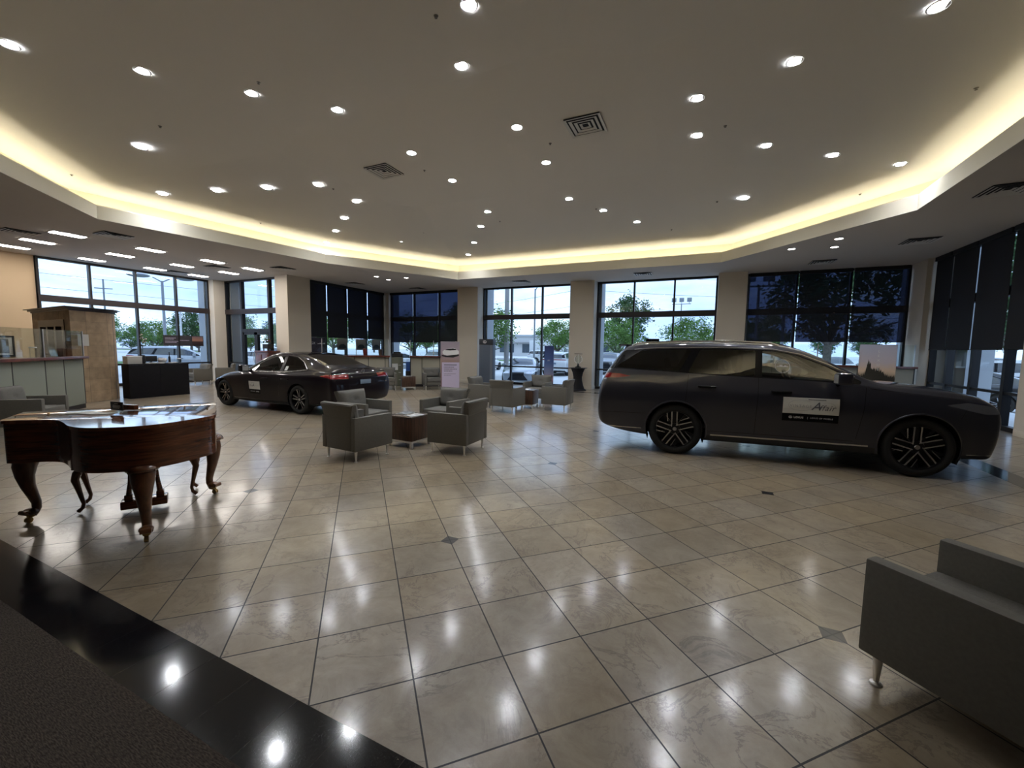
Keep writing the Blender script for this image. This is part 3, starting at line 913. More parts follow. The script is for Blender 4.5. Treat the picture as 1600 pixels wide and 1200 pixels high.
# ------------------------------------------------------------------ armchairs
def make_armchair():
    t = thing('armchair', 'x', 'chair')
    for s in (-1, 1):
        b = MB(); b.box(min(s * 0.345, s * 0.265), max(s * 0.345, s * 0.265), -0.335, 0.345, 0.155, 0.62, bevel=0.014)
        b.build('arm', M['chair'], t)
    b = MB(); b.box(-0.262, 0.262, -0.30, 0.325, 0.165, 0.30, bevel=0.012); b.build('seat_base', M['chair'], t)
    b = MB(); b.box(-0.260, 0.260, -0.20, 0.345, 0.302, 0.455, bevel=0.03, seg=3); b.build('seat_cushion', M['chair_light'], t)
    # back: upright to arm height, then leaning outwards
    prof = [(-0.335, 0.155), (-0.335, 0.60), (-0.375, 0.80), (-0.29, 0.815), (-0.235, 0.60), (-0.235, 0.155)]
    b = MB()
    n0 = len(b.bm.faces)
    a = [b.bm.verts.new((-0.262, y, z)) for y, z in prof]; c = [b.bm.verts.new((0.262, y, z)) for y, z in prof]
    # the upper part flares a little wider than the lower part
    for vv in a + c:
        if vv.co.z > 0.7: vv.co.x *= 1.30
        elif vv.co.z > 0.59: vv.co.x *= 1.0
    fs = [b.bm.faces.new(a), b.bm.faces.new(list(reversed(c)))]
    for i in range(6):
        j = (i + 1) % 6
        fs.append(b.bm.faces.new((a[i], c[i], c[j], a[j])))
    bmesh.ops.bevel(b.bm, geom=list({e for f in fs for e in f.edges}), offset=0.012, segments=2, affect='EDGES')
    b.build('backrest', M['chair'], t)
    # back cushion with a tuft
    b = MB()
    mt = Matrix.Translation((0, -0.215, 0.455)) @ Matrix.Rotation(R(11), 4, 'X')
    N = 12
    grid = []
    for j in range(N + 1):
        row = []
        for i in range(N + 1):
            x = (-0.285 + 0.57 * i / N) * (1 + 0.10 * j / N * (1 if j > 4 else 0.4)); z = 0.36 * j / N
            ex = 1 - abs(2 * i / N - 1) ** 5; ez = 1 - abs(2 * j / N - 1) ** 5
            d = math.hypot(x, z - 0.18)
            y = 0.075 * (max(0, ex * ez)) ** 0.35 - 0.032 * math.exp(-(d / 0.035) ** 2) + 0.0
            row.append(b.bm.verts.new(mt @ Vector((x, y, z))))
        grid.append(row)
    for j in range(N):
        for i in range(N):
            b.bm.faces.new((grid[j][i], grid[j][i + 1], grid[j + 1][i + 1], grid[j + 1][i]))
    rim = [grid[0][i] for i in range(N + 1)] + [grid[j][N] for j in range(1, N + 1)] + [grid[N][i] for i in range(N - 1, -1, -1)] + [grid[j][0] for j in range(N - 1, 0, -1)]
    back = []
    minv = mt.inverted()
    for v_ in rim:
        q = minv @ v_.co
        back.append(b.bm.verts.new(mt @ Vector((q.x, -0.045, q.z))))
    for i in range(len(rim)):
        j = (i + 1) % len(rim)
        b.bm.faces.new((rim[i], rim[j], back[j], back[i]))
    b.bm.faces.new(back)
    cu = b.build('back_cushion', M['chair_light'], t, sharp=0.9)
    b = MB(); b.ball(mt @ Vector((0, 0.045, 0.18)), 0.012, 10, (1, 0.5, 1)); b.build('button', M['chair'], cu)
    for sx in (-1, 1):
        for sy in (-1, 1):
            b = MB(); b.lathe([(0.0, 0.0), (0.026, 0.0), (0.024, 0.008), (0.010, 0.014), (0.012, 0.03), (0.021, 0.15), (0.021, 0.17)], 14)
            b.build('leg', M['chrome'], t, loc=(sx * 0.29, sy * 0.28 + 0.005, 0))
    return t
ch0 = make_armchair()
CH = [  # u, v, facing (deg, 0 = away from the camera along +Y), label, group
    (-4.53, 4.44, -5, 'grey square armchair seen from behind, nearest of the four round the near walnut table', 'armchairs round the near walnut table'),
    (-3.43, 5.43, 92, 'grey square armchair right of the near walnut table, back toward the big grey car', 'armchairs round the near walnut table'),
    (-5.47, 5.52, -88, 'grey square armchair left of the near walnut table, just before the sedan tail', 'armchairs round the near walnut table'),
    (-4.43, 6.55, 178, 'grey square armchair behind the near walnut table, facing the camera', 'armchairs round the near walnut table'),
    (-4.48, 9.42, -3, 'grey armchair seen from behind in the farther group, nearest to the camera', 'armchairs round the far walnut table'),
    (-3.46, 10.42, 90, 'grey armchair on the right of the far group, beside the black pedestal', 'armchairs round the far walnut table'),
    (-5.45, 9.98, -90, 'grey armchair on the left of the far group, by the tall grey column display', 'armchairs round the far walnut table'),
    (-4.42, 11.40, 180, 'grey armchair at the back of the far group, nearest the bright window', 'armchairs round the far walnut table'),
    (-10.72, 11.98, -135, 'grey armchair against the low partition, left of the small table', 'armchairs against the low partition'),
    (-9.36, 12.98, -135, 'grey armchair against the low partition, right of the small table', 'armchairs against the low partition'),
    (1.25, 2.45, 45, 'large dark armchair cut off by the bottom right corner of the picture', None),
    (-10.66, 2.93, -45, 'grey armchair at the left edge, in front of the reception counter behind the piano', None),
    (-18.15, 9.55, 180, 'armchair behind the black desk, left one by the window', 'armchairs by the outer window'),
    (-17.95, 10.45, 150, 'armchair behind the black desk, right one by the window corner', 'armchairs by the outer window'),
]
for i, (u, v, a, lab, grp) in enumerate(CH):
    if i == 0:
        ch0.location = (u, v, 0.002); ch0.rotation_euler = (0, 0, R(a)); ch0['label'] = lab; ch0['group'] = grp
    else:
        o = dup(ch0, (u, v, 0.001), R(a), lab, grp)
        if not grp and 'group' in o: del o['group']

# ------------------------------------------------------------------ walnut cube tables with magazines
def make_cube_table(w_=0.50, d_=0.47, h_=0.50):
    t = thing('side_table', 'x', 'table')
    b = MB(); b.box(-w_ / 2, w_ / 2, -d_ / 2, d_ / 2, 0.115, h_ - 0.022, bevel=0.004); b.build('cube_body', M['walnut'], t)
    b = MB(); b.box(-w_ / 2 - 0.004, w_ / 2 + 0.004, -d_ / 2 - 0.004, d_ / 2 + 0.004, h_ - 0.021, h_, bevel=0.004); b.build('table_top', M['walnut_top'], t)
    b = MB()
    for s in (-1, 1):
        b.box(-w_ / 2, w_ / 2, s * (d_ / 2 - 0.02) - 0.018, s * (d_ / 2 - 0.02) + 0.018, 0.085, 0.113)
        b.box(s * (w_ / 2 - 0.02) - 0.018, s * (w_ / 2 - 0.02) + 0.018, -d_ / 2 + 0.04, d_ / 2 - 0.04, 0.085, 0.113)
    b.build('base_frame', M['chrome'], t)
    for sx in (-1, 1):
        for sy in (-1, 1):
            b = MB(); b.box(-0.02, 0.02, -0.02, 0.02, 0.0, 0.084, bevel=0.003); b.build('leg', M['chrome'], t, loc=(sx * (w_ / 2 - 0.02), sy * (d_ / 2 - 0.02), 0))
    return t
tb = make_cube_table()
tb.location = (-4.31, 5.34, 0.001); tb.rotation_euler = (0, 0, R(-3))
tag(tb, 'striped walnut cube table on a steel frame in the middle of the near armchairs', 'table', group='walnut cube tables')
dup(tb, (-4.30, 10.30, 0.001), R(2), 'walnut cube table in the middle of the far armchairs by the window', 'walnut cube tables')
dup(tb, (-10.06, 12.40, 0.001), R(45), 'walnut cube table between the two armchairs against the partition', 'walnut cube tables')
def magazine(loc, rz, lab, m1, grp):
    t = thing('magazine', lab, 'magazine', loc, rz, grp)
    b = MB(); b.box(-0.105, 0.105, -0.14, 0.14, 0, 0.006); b.build('pages', M['paper'], t)
    b = MB(); b.box(-0.106, 0.106, -0.141, 0.141, 0.0062, 0.0072); b.build('cover', m1, t)
mcov = mat('magazine_cover_grey', (0.30, 0.32, 0.33), 0.25, noise=0.8, nscale=14)
mcov2 = mat('magazine_cover_pale', (0.55, 0.56, 0.55), 0.25, noise=0.6, nscale=9)
magazine((-4.44, 5.40, 0.5012), R(10), 'glossy magazine fanned on the near walnut table, left one', mcov, 'magazines on the near table')
magazine((-4.17, 5.30, 0.5012), R(-12), 'glossy magazine fanned on the near walnut table, right one', mcov2, 'magazines on the near table')
magazine((-4.33, 10.25, 0.5012), R(10), 'white magazine lying on the far walnut table', mcov2, None)
magazine((-10.10, 12.42, 0.5012), R(70), 'magazine lying on the small table against the partition', mcov2, None)

# ------------------------------------------------------------------ low partitions with cherry caps and glass screens
def partition(name, lab, p, q, posts, capz=1.25, glass=True, glz=1.87, panel='partition', gcap=0.0):
    p, q = Vector(p), Vector(q)
    L_ = (q - p).length
    ang = math.atan2(q.y - p.y, q.x - p.x)
    t = thing(name, lab, 'partition', (p.x, p.y, 0.0005), ang, 'low office partitions')
    xs = [0] + list(posts) + [L_]
    b = MB(); b.box(0.0, L_, -0.03, 0.03, 0.0, 0.10); b.build('plinth', M['partition_dark'], t)
    for a, c in zip(xs, xs[1:]):
        b = MB(); b.box(a + 0.012, c - 0.012, -0.035, 0.035, 0.102, capz - 0.062, bevel=0.006); b.build('fabric_panel', M[panel], t)
    for x in xs:
        b = MB(); b.box(x - 0.011, x + 0.011, -0.037, 0.037, 0.10, capz - 0.062); b.build('post', M['partition_dark'], t)
    b = MB(); b.box(-0.04, L_ + 0.04, -0.14, 0.14, capz - 0.06, capz, bevel=0.005); b.build('counter_cap', M['cherry'], t)
    if glass:
        b = MB()
        n_ = max(1, round(L_ / 1.2)); 
        for i in range(n_):
            b.box(L_ * i / n_ + 0.012, L_ * (i + 1) / n_ - 0.012, 0.045, 0.055, capz + 0.001, glz)
        b.build('glass_screen', M['clear'], t)
        b = MB()
        for i in range(n_ + 1):
            b.box(L_ * i / n_ - 0.012, L_ * i / n_ + 0.012, 0.038, 0.062, capz + 0.001, glz)
        b.build('glass_clip', M['chrome'], t)
    return t
partition('low_partition', 'long low beige partition with a cherry cap behind the black sedan', (-12.95, 11.00), (-11.25, 12.70), (0.62, 1.13, 1.64, 2.26))
partition('low_partition', 'low beige partition with a cherry cap behind the right waiting chair', (-10.66, 13.29), (-9.34, 14.61), (0.45, 1.18, 1.60))
partition('low_partition', 'low beige partition with a cherry cap beyond the front of the big grey car', (0.95, 15.62), (5.55, 15.62), (1.1, 2.2, 3.3))
partition('reception_partition', 'grey paneled reception counter with a cherry cap and glass screens at the left edge', (-13.70, 4.66), (-9.9, 0.9), (0.7, 1.3, 2.2, 3.4, 4.4), capz=1.26, glz=1.86, panel='partition_grey')
# desk objects behind the gap
def simple(name, lab, cat, mb, m, loc, rz=0, grp=None, kind=None):
    o = mb.build(name, m, loc=loc, rz=rz)
    return tag(o, lab, cat, grp, kind)
t = thing('filing_cabinet', 'olive grey office cabinet with a white notice, standing in the gap between the partitions', 'cabinet', (-11.34, 13.42, 0.001), R(45))
b = MB(); b.box(-0.32, 0.14, -0.22, 0.22, 0.0, 1.18, bevel=0.006); b.build('body', mat('cabinet_olive', (0.12, 0.125, 0.09), 0.6), t)
b = MB(); b.box(-0.30, -0.07, -0.226, -0.2225, 0.66, 0.92); b.build('notice_sheet', M['paper'], t)
for k in range(3):
    b = MB(); b.box(-0.05, 0.05, -0.24, -0.222, 0.25 + 0.3 * k, 0.265 + 0.3 * k); b.build('handle', M['chrome'], t)
t = thing('printer', 'black printer lying on top of the olive cabinet', 'printer', (-11.40, 13.36, 1.182), R(45))
b = MB(); b.box(-0.22, 0.22, -0.17, 0.17, 0, 0.15, bevel=0.02); b.build('body', M['black'], t)
b = MB(); b.box(-0.15, 0.15, -0.10, 0.14, 0.152, 0.21, bevel=0.01); b.build('scanner_lid', M['black_gloss'], t)
t = thing('waste_bin', 'black paper shredder bin under a blue tray in the gap between the partitions', 'bin', (-10.90, 13.50, 0.001), R(45))
b = MB(); b.prism([(-0.13, -0.10), (0.11, -0.10), (0.12, 0.12), (-0.13, 0.12)], 0, 0.62, bevel=0.01); b.build('body', M['black'], t)
b = MB(); b.box(-0.12, 0.10, -0.08, 0.10, 0.622, 1.00, bevel=0.01); b.build('blue_tray', M['blue'], t)
# two vases and small things on the cap of the left partition
def vase(lab, m, loc, s=1.0, cat='vase'):
    b = MB(); b.lathe([(0.0, 0), (0.065 * s, 0), (0.075 * s, 0.02), (0.09 * s, 0.14 * s), (0.095 * s, 0.24 * s), (0.085 * s, 0.29 * s), (0.078 * s, 0.29 * s), (0.082 * s, 0.24 * s), (0.05 * s, 0.03)], 20, cap=False)
    return simple('vase', lab, cat, b, m, loc)
vase('dark red vase on the cherry cap of the partition behind the sedan', M['red'], (-11.84, 12.05, 1.2515), 0.92)
vase('small dark brown vase on the cherry cap behind the sedan, right of the red one', M['crown'], (-11.44, 12.45, 1.2515), 0.85)

# ------------------------------------------------------------------ stone aquarium-like kiosk, desk and things on it
t = thing('stone_kiosk', 'tan travertine kiosk with a dark bronze crown and a framed glass opening', 'kiosk', (0, 0, 0), 0)
t.location = (-15.5, 5.3, 0.001)
def L(u, v): return (u + 15.5, v - 5.3)
# body built as stone walls around the opening (front face y = 4.82..5.0)
PL = [L(-17.6, 5.02), L(-14.62, 4.82), L(-14.96, 5.70), L(-15.25, 5.95), L(-17.6, 5.95)]
b = MB()
b.prism(PL, 0.0, 1.12)
b.prism(PL, 2.18, 2.40)
b.prism([L(-15.02, 4.847), L(-14.62, 4.82), L(-14.96, 5.70), L(-15.25, 5.95), L(-15.45, 5.95)], 1.12, 2.18)
b.prism([L(-17.6, 5.02), L(-17.05, 4.983), L(-17.05, 5.95), L(-17.6, 5.95)], 1.12, 2.18)
b.build('stone_body', M['stone'], t)
b = MB()
for k, (e, z0, z1) in enumerate(((0.02, 2.401, 2.44), (0.07, 2.441, 2.475), (0.13, 2.476, 2.50))):
    P_ = [L(-17.6 - e, 5.02 - e), L(-14.62 + e, 4.82 - e), L(-14.96 + e, 5.70 + e * 0.6), L(-15.25, 5.95 + e), L(-17.6 - e, 5.95 + e)]
    b.prism(P_, z0, z1)
b.build('bronze_crown', M['crown'], t)
b = MB()
def fy(x): return 4.82 + (5.02 - 4.82) * (-14.62 - x) / (17.6 - 14.62)
def fb(x0, x1, z0, z1, dpt=0.10, off=-0.015):
    b.prism([L(x0, fy(x0) + off), L(x1, fy(x1) + off), L(x1, fy(x1) + dpt), L(x0, fy(x0) + dpt)], z0, z1)
fb(-17.04, -15.03, 2.00, 2.178); fb(-17.04, -15.03, 1.122, 1.20)
for x0, x1 in ((-17.04, -16.9), (-16.42, -16.30), (-15.78, -15.66), (-15.19, -15.03)): fb(x0, x1, 1.201, 1.999)
b.build('opening_frame', M['crown'], t)
b = MB(); b.box(L(-17.0, 0)[0], L(-15.05, 0)[0], 0.10, 0.11, 1.2, 2.0); b.xf(Matrix.Translation((0, -0.38, 0))); b.build('glass_pane', M['clear'], t)
b = MB(); b.prism([L(-14.684, 4.955), L(-14.680, 4.957), L(-14.775, 5.202), L(-14.779, 5.200)], 1.50, 1.80)
b.xf(Matrix.Translation((0.008, 0.0, 0))); b.build('notice_board', M['paper'], t)

t = thing('reception_desk', 'black laminate desk between the stone kiosk and the outer window', 'desk', (-15.15, 6.62, 0.001), 0)
for k in range(2):
    b = MB(); b.box(0.34, 0.365, -0.62 + 0.75 * k, 0.127 + 0.76 * k, 0.0, 0.955, bevel=0.003); b.build('front_panel', M['deskdark'], t)
for k, y in enumerate((-0.62, 0.86)):
    b = MB(); b.box(-0.04, 0.338, y, y + 0.025, 0.0, 0.955); b.build('side_panel', M['deskdark'], t)
b = MB(); b.box(-0.05, 0.38, -0.62, 0.90, 0.957, 0.99, bevel=0.004); b.build('desk_top', M['deskdark'], t)
def on(name, lab, cat, loc, rz=0, grp=None): return thing(name, lab, cat, loc, rz, grp)
ZD = 0.992
t = on('storage_box', 'white lidded box on the left end of the black desk', 'box', (-14.98, 6.18, ZD))
b = MB(); b.box(-0.14, 0.14, -0.17, 0.17, 0, 0.19, bevel=0.006); b.build('body', M['paper'], t)
b = MB(); b.box(-0.145, 0.145, -0.175, 0.175, 0.192, 0.225, bevel=0.004); b.build('lid', M['white'], t)
t = on('flower_vase', 'black vase with pale orchid sprays standing on the black desk', 'vase', (-15.05, 6.46, ZD))
b = MB(); b.lathe([(0.0, 0), (0.05, 0), (0.065, 0.06), (0.06, 0.2), (0.045, 0.25), (0.04, 0.25)], 16); b.build('vase_body', M['black'], t)
st = [[(0, 0, 0.2), (0.01, 0.0, 0.45), (0.03, -0.02, 0.70), (0.06, -0.04, 0.86)], [(0, 0, 0.2), (-0.02, 0.01, 0.42), (-0.02, 0.04, 0.60), (0.0, 0.08, 0.72)]]
for s_ in st:
    b = MB(); b.tube(s_, 0.006, 6); so_ = b.build('stem', M['green'], t)
    b = MB()
    rnd = random.Random(5)
    for k in range(7):
        p = Vector(s_[-1]).lerp(Vector(s_[-2]), k / 7) + Vector((rnd.uniform(-.03, .03), rnd.uniform(-.03, .03), rnd.uniform(-.02, .02)))
        b.ball(p, 0.026, 6, (1, 1, 0.5))
    b.build('blossom', mat('pale_blossom', (0.62, 0.55, 0.50), 0.7), so_)
t = on('globe_bowl', 'round white bowl on the black desk', 'bowl', (-15.1, 6.96, ZD))
b = MB(); b.lathe([(0.0, 0.0), (0.05, 0.0), (0.10, 0.05), (0.115, 0.10), (0.095, 0.15), (0.08, 0.155)], 20); b.build('bowl_body', M['white'], t)
t = on('monitor', 'small dark monitor standing on the black desk', 'monitor', (-15.2, 6.72, ZD))
b = MB(); b.box(-0.015, 0.015, -0.15, 0.15, 0.05, 0.22, bevel=0.004); b.build('screen', M['black'], t)
b = MB(); b.box(-0.06, 0.06, -0.07, 0.07, 0, 0.01); b.box(-0.01, 0.01, -0.02, 0.02, 0.01, 0.06); b.build('stand', M['black'], t)
t = on('bottle', 'slim dark bottle standing on the black desk', 'bottle', (-15.1, 7.15, ZD))
b = MB(); b.lathe([(0, 0), (0.03, 0), (0.03, 0.18), (0.012, 0.22), (0.012, 0.30), (0, 0.30)], 14); b.build('glass_body', M['black_gloss'], t)
b = MB(); b.lathe([(0, 0.301), (0.014, 0.301), (0.014, 0.33), (0, 0.33)], 12); b.build('cap', M['black'], t)
t = on('jar', 'squat glass jar at the right end of the black desk', 'jar', (-15.05, 7.38, ZD))
b = MB(); b.lathe([(0, 0), (0.06, 0), (0.075, 0.04), (0.07, 0.10), (0.05, 0.12)], 16); b.build('body', M['clear'], t)
b = MB(); b.lathe([(0, 0.121), (0.055, 0.121), (0.05, 0.15), (0, 0.155)], 16); b.build('lid', M['chrome'], t)
for k, (u, v) in enumerate(((-14.9, 6.58), (-14.9, 6.78), (-14.88, 7.14))):
    b = MB(); b.box(-0.07, 0.07, -0.10, 0.10, 0, 0.03, bevel=0.003)
    simple('paper_stack', 'low stack of pale papers on the black desk, %s' % ['beside the orchid vase', 'in front of the small monitor', 'beside the glass jar'][k], 'papers', b, M['paper'], (u, v, ZD), R(10 * k), 'papers on the black desk')

# things on the reception counter, at the glass
def ctr(s, off=0.0, z=1.262):   # s metres along the reception partition from its right end
    e = (Vector((-9.9, 0.9)) - Vector((-13.70, 4.66))).normalized()
    nrm = Vector((-e.y, e.x))
    p = Vector((-13.70, 4.66)) + e * s + nrm * off
    return (p.x, p.y, z)
t = on('brochure_holder', 'clear slanted brochure holder on the reception counter', 'holder', ctr(0.75, -0.08), R(135))
b = MB()
mt = Matrix.Rotation(R(-18), 4, 'X')
b.box(-0.11, 0.11, -0.004, 0.0, 0.01, 0.24, mtx=mt); b.build('back_plate', M['clear'], t)
b = MB(); b.box(-0.11, 0.11, -0.10, 0.06, 0.0, 0.006); b.build('foot', M['clear'], t)
t = on('glass_canister', 'clear canister with a pale lid on the reception counter', 'canister', ctr(1.55, 0.0))
b = MB(); b.lathe([(0, 0), (0.055, 0), (0.055, 0.20), (0.05, 0.20)], 18); b.build('body', M['clear'], t)
b = MB(); b.lathe([(0, 0.201), (0.058, 0.201), (0.058, 0.225), (0, 0.225)], 18); b.build('lid', M['white'], t)
b = MB(); b.lathe([(0, 0), (0.03, 0), (0.03, 0.16), (0.02, 0.19), (0, 0.19)], 12)
simple('bottle', 'dark pump bottle on the reception counter by the glass post', 'bottle', b, M['black'], ctr(1.3, 0.0))

# framed emblem picture on the tan wall
def emblem(parent, r, m, loc, rz=0.0, name='emblem', w_=None):
    """oval ring with an angular L stroke inside, in the XZ plane"""
    w_ = w_ or r * 0.11
    b = MB()
    N = 36
    def ell(a, rr, zz): return (rr * math.cos(a), zz * math.sin(a))
    for y in (0,):
        for i in range(N):
            a0, a1 = 2 * PI * i / N, 2 * PI * (i + 1) / N
            p = [ell(a0, r, r * 0.74), ell(a1, r, r * 0.74), ell(a1, r - w_, r * 0.74 - w_), ell(a0, r - w_, r * 0.74 - w_)]
            b.quad(*[(q[0], y, q[1]) for q in p])
        for seg in (((0.16, 0.62), (-0.10, 0.62), (-0.50, -0.30), (-0.22, -0.30)), ((-0.56, -0.16), (-0.40, -0.40), (0.78, -0.34), (0.86, -0.14))):
            b.poly([(q[0] * r, y - 0.0004, q[1] * r) for q in seg])
    o = b.build(name, m, parent, loc=loc, rz=rz)
    return o
t = thing('framed_picture', 'framed grey picture with an oval emblem on the tan wall at the left edge', 'picture', (-19.49, 4.62, 1.12), PI / 2)
b = MB()
for x0, x1, z0, z1 in ((-0.52, 0.52, 0, 0.04), (-0.52, 0.52, 0.60, 0.64), (-0.52, -0.48, 0.04, 0.60), (0.48, 0.52, 0.04, 0.60)):
    b.box(x0, x1, -0.03, 0, z0, z1)
b.build('frame', M['black'], t)
b = MB(); b.box(-0.478, 0.478, -0.008, -0.002, 0.042, 0.598); b.build('mat_board', M['paper'], t)
b = MB(); b.box(-0.40, 0.40, -0.012, -0.009, 0.10, 0.54); b.build('grey_print', mat('print_grey', (0.12, 0.115, 0.10), 0.6), t)
emblem(t, 0.2, M['paper'], (0, -0.0135, 0.32), name='oval_emblem')

# console with a flower arrangement beside the glass doors
t = thing('console_cabinet', 'dark wood console standing by the pale column beside the glass doors', 'cabinet', (-15.62, 10.72, 0.001), 0)
b = MB(); b.box(-0.42, 0.36, -0.22, 0.22, 0.0, 1.30, bevel=0.005); b.build('body', M['cherry'], t)
b = MB(); b.box(-0.45, 0.39, -0.25, 0.25, 1.302, 1.37, bevel=0.006); b.build('top', M['cherry'], t)
for s in (-1, 1):
    b = MB(); b.box(-0.03 + s * 0.19 - 0.17, -0.03 + s * 0.19 + 0.17, -0.236, -0.222, 0.12, 1.22, bevel=0.004); d_ = b.build('door', M['cherry'], t)
    b = MB(); b.ball((-0.03 + s * 0.03, -0.245, 0.75), 0.012, 8); b.build('knob', M['brass'], d_)
t = thing('planter', 'black footed planter with dried red and green foliage on the dark console', 'planter', (-15.58, 10.70, 1.372), 0)
b = MB(); b.box(-0.16, 0.16, -0.11, 0.11, 0.08, 0.26, bevel=0.01)
for sx in (-1, 1):
    for sy in (-1, 1): b.box(sx * 0.13 - 0.015, sx * 0.13 + 0.015, sy * 0.08 - 0.015, sy * 0.08 + 0.015, 0, 0.09)
b.build('pot', M['black'], t)
rnd = random.Random(9)
b = MB(); b2 = MB()
for k in range(60):
    a = rnd.uniform(0, 2 * PI); r_ = rnd.uniform(0.02, 0.2); z = 0.30 + rnd.uniform(0, 0.22) * (1 - r_ * 2)
    tgt = b if rnd.random() < 0.55 else b2
    tgt.ball((r_ * math.cos(a) - 0.06, r_ * math.sin(a) * 0.7, z), rnd.uniform(0.016, 0.034), 6, (1, 1, 0.6))
b.build('foliage', M['green'], t); b2.build('dried_flowers', mat('dried_red', (0.16, 0.05, 0.03), 0.8), t)

# ------------------------------------------------------------------ poster stands and displays
def ramp_mat(name, stops, axis='Z', scale=1.0, off=0.0, noise=0.0):
    m = bpy.data.materials.new(name)
    n, l = nodes_of(m)
    b = n['Principled BSDF']
    tc = n.new('ShaderNodeTexCoord'); sp = n.new('ShaderNodeSeparateXYZ'); l.new(tc.outputs['Object'], sp.inputs[0])
    v = math_node(n, l, 'MULTIPLY_ADD', sp.outputs[axis], scale, off)
    if noise:
        t = n.new('ShaderNodeTexNoise'); t.inputs['Scale'].default_value = 9; l.new(tc.outputs['Object'], t.inputs['Vector'])
        v = math_node(n, l, 'ADD', v, math_node(n, l, 'MULTIPLY', math_node(n, l, 'SUBTRACT', t.outputs['Fac'], 0.5), noise))
    r = n.new('ShaderNodeValToRGB')
    el = r.color_ramp.elements
    el[0].position, el[0].color = stops[0][0], (*stops[0][1], 1)
    el[1].position, el[1].color = stops[-1][0], (*stops[-1][1], 1)
    for p_, c_ in stops[1:-1]:
        e = el.new(p_); e.color = (*c_, 1)
    l.new(v, r.inputs['Fac']); l.new(r.outputs['Color'], b.inputs['Base Color'])
    b.inputs['Roughness'].default_value = 0.4
    return m

def flat_poly(pts, y, name, m, parent):
    b = MB(); b.poly([(p[0], y, p[1]) for p in pts]); return b.build(name, m, parent, fix=False)

# poster stand beside the right waiting chair: printed white car over a lilac panel
PS = Vector((-7.62, 11.55))
t = thing('poster_stand', 'tall poster stand with a picture of a white car above a pale lilac text panel', 'poster', (PS.x, PS.y, 0.001), R(33))
b = MB(); b.box(-0.31, 0.31, -0.012, 0.012, 0.05, 1.80); b.build('poster_board', ramp_mat('poster_scene', [(0.0, srgb(110, 84, 92)), (0.5, srgb(120, 95, 92)), (0.62, srgb(150, 125, 118)), (0.8, srgb(165, 150, 160)), (1.0, srgb(150, 140, 150))], 'Z', 0.55), t)
b = MB(); b.box(-0.29, 0.29, -0.12, 0.12, 0.0, 0.05, bevel=0.01); b.build('base', M['black'], t)
b = MB(); b.box(-0.27, 0.305, -0.0165, -0.0125, 0.06, 1.11); b.build('text_panel', M['lilac'], t)
b = MB(); b.box(-0.20, 0.22, -0.0185, -0.0170, 1.015, 1.04)
rnd = random.Random(3)
for k, (z, hh, w_) in enumerate(((0.95, 0.030, 0.32), (0.885, 0.030, 0.42), (0.82, 0.030, 0.27), (0.73, 0.018, 0.36), (0.68, 0.018, 0.22))):
    x = -0.20
    while x < -0.20 + w_:
        l_ = rnd.uniform(0.015, 0.03); b.box(x, x + l_ * 0.7, -0.0180, -0.0170, z - hh / 2, z + hh / 2); x += l_ + 0.004
b.build('print_lines', M['ink'], t)
car_out = [(-0.24, 1.40), (-0.25, 1.46), (-0.20, 1.515), (-0.12, 1.53), (-0.05, 1.575), (0.10, 1.585), (0.20, 1.56), (0.25, 1.51), (0.285, 1.49), (0.285, 1.40), (0.22, 1.37), (0.0, 1.345), (-0.10, 1.34), (-0.19, 1.36)]
flat_poly(car_out, -0.0132, 'printed_car', M['white'], t)
flat_poly([(-0.17, 1.515), (-0.05, 1.565), (0.10, 1.575), (0.19, 1.55), (0.22, 1.52), (0.0, 1.505)], -0.0137, 'printed_glass', M['black'], t)
flat_poly([(-0.29, 1.36), (-0.1, 1.33), (0.28, 1.38), (0.29, 1.33), (0.1, 1.27), (-0.15, 1.28), (-0.27, 1.32)], -0.0129, 'printed_shadow', M['black'], t)

# poster stand beyond the grey car's hood: dusk sky, trees, upright lettering
t = thing('poster_stand', "poster stand with dusk trees and upright white lettering beyond the grey car's hood", 'poster', (3.72, 12.35, 0.001), R(-14))
b = MB(); b.box(-0.33, 0.33, -0.012, 0.012, 0.05, 1.82); b.build('poster_board', ramp_mat('poster_dusk', [(0.0, srgb(40, 34, 30)), (0.55, srgb(70, 58, 48)), (0.66, srgb(214, 190, 165)), (0.78, srgb(196, 188, 198)), (1.0, srgb(178, 182, 204))], 'Z', 0.55, noise=0.05), t)
b = MB(); b.box(-0.30, 0.30, -0.15, 0.15, 0, 0.05, bevel=0.01); b.build('base', M['black'], t)
rnd = random.Random(12)
b = MB()
pts = []
x = -0.33
top = lambda x: 1.10 + 0.28 * math.exp(-((x + 0.15) / 0.05) ** 2) + 0.16 * math.exp(-((x - 0.0) / 0.14) ** 2)
while x < 0.33:
    pts.append((x, top(x) + rnd.uniform(0.0, 0.07))); pts.append((x + 0.008, top(x) - rnd.uniform(0.0, 0.08))); x += 0.016
for (x0, z0), (x1, z1) in zip(pts, pts[1:]):
    x1 = min(x1, 0.329); x0 = min(x0, 0.329)
    b.quad((x0, -0.0131, 0.9), (x1, -0.0131, 0.9), (x1, -0.0131, z1), (x0, -0.0131, z0))
b.build('printed_trees', mat('print_dark_trees', (0.02, 0.018, 0.012), 0.6), t)
for k, c_ in enumerate('LEXUS'):
    o = lettering(c_, 0.075, M['white'], t, (0.02, -0.0136, 1.66 - 0.105 * k), name='letter', extrude=0.0003)

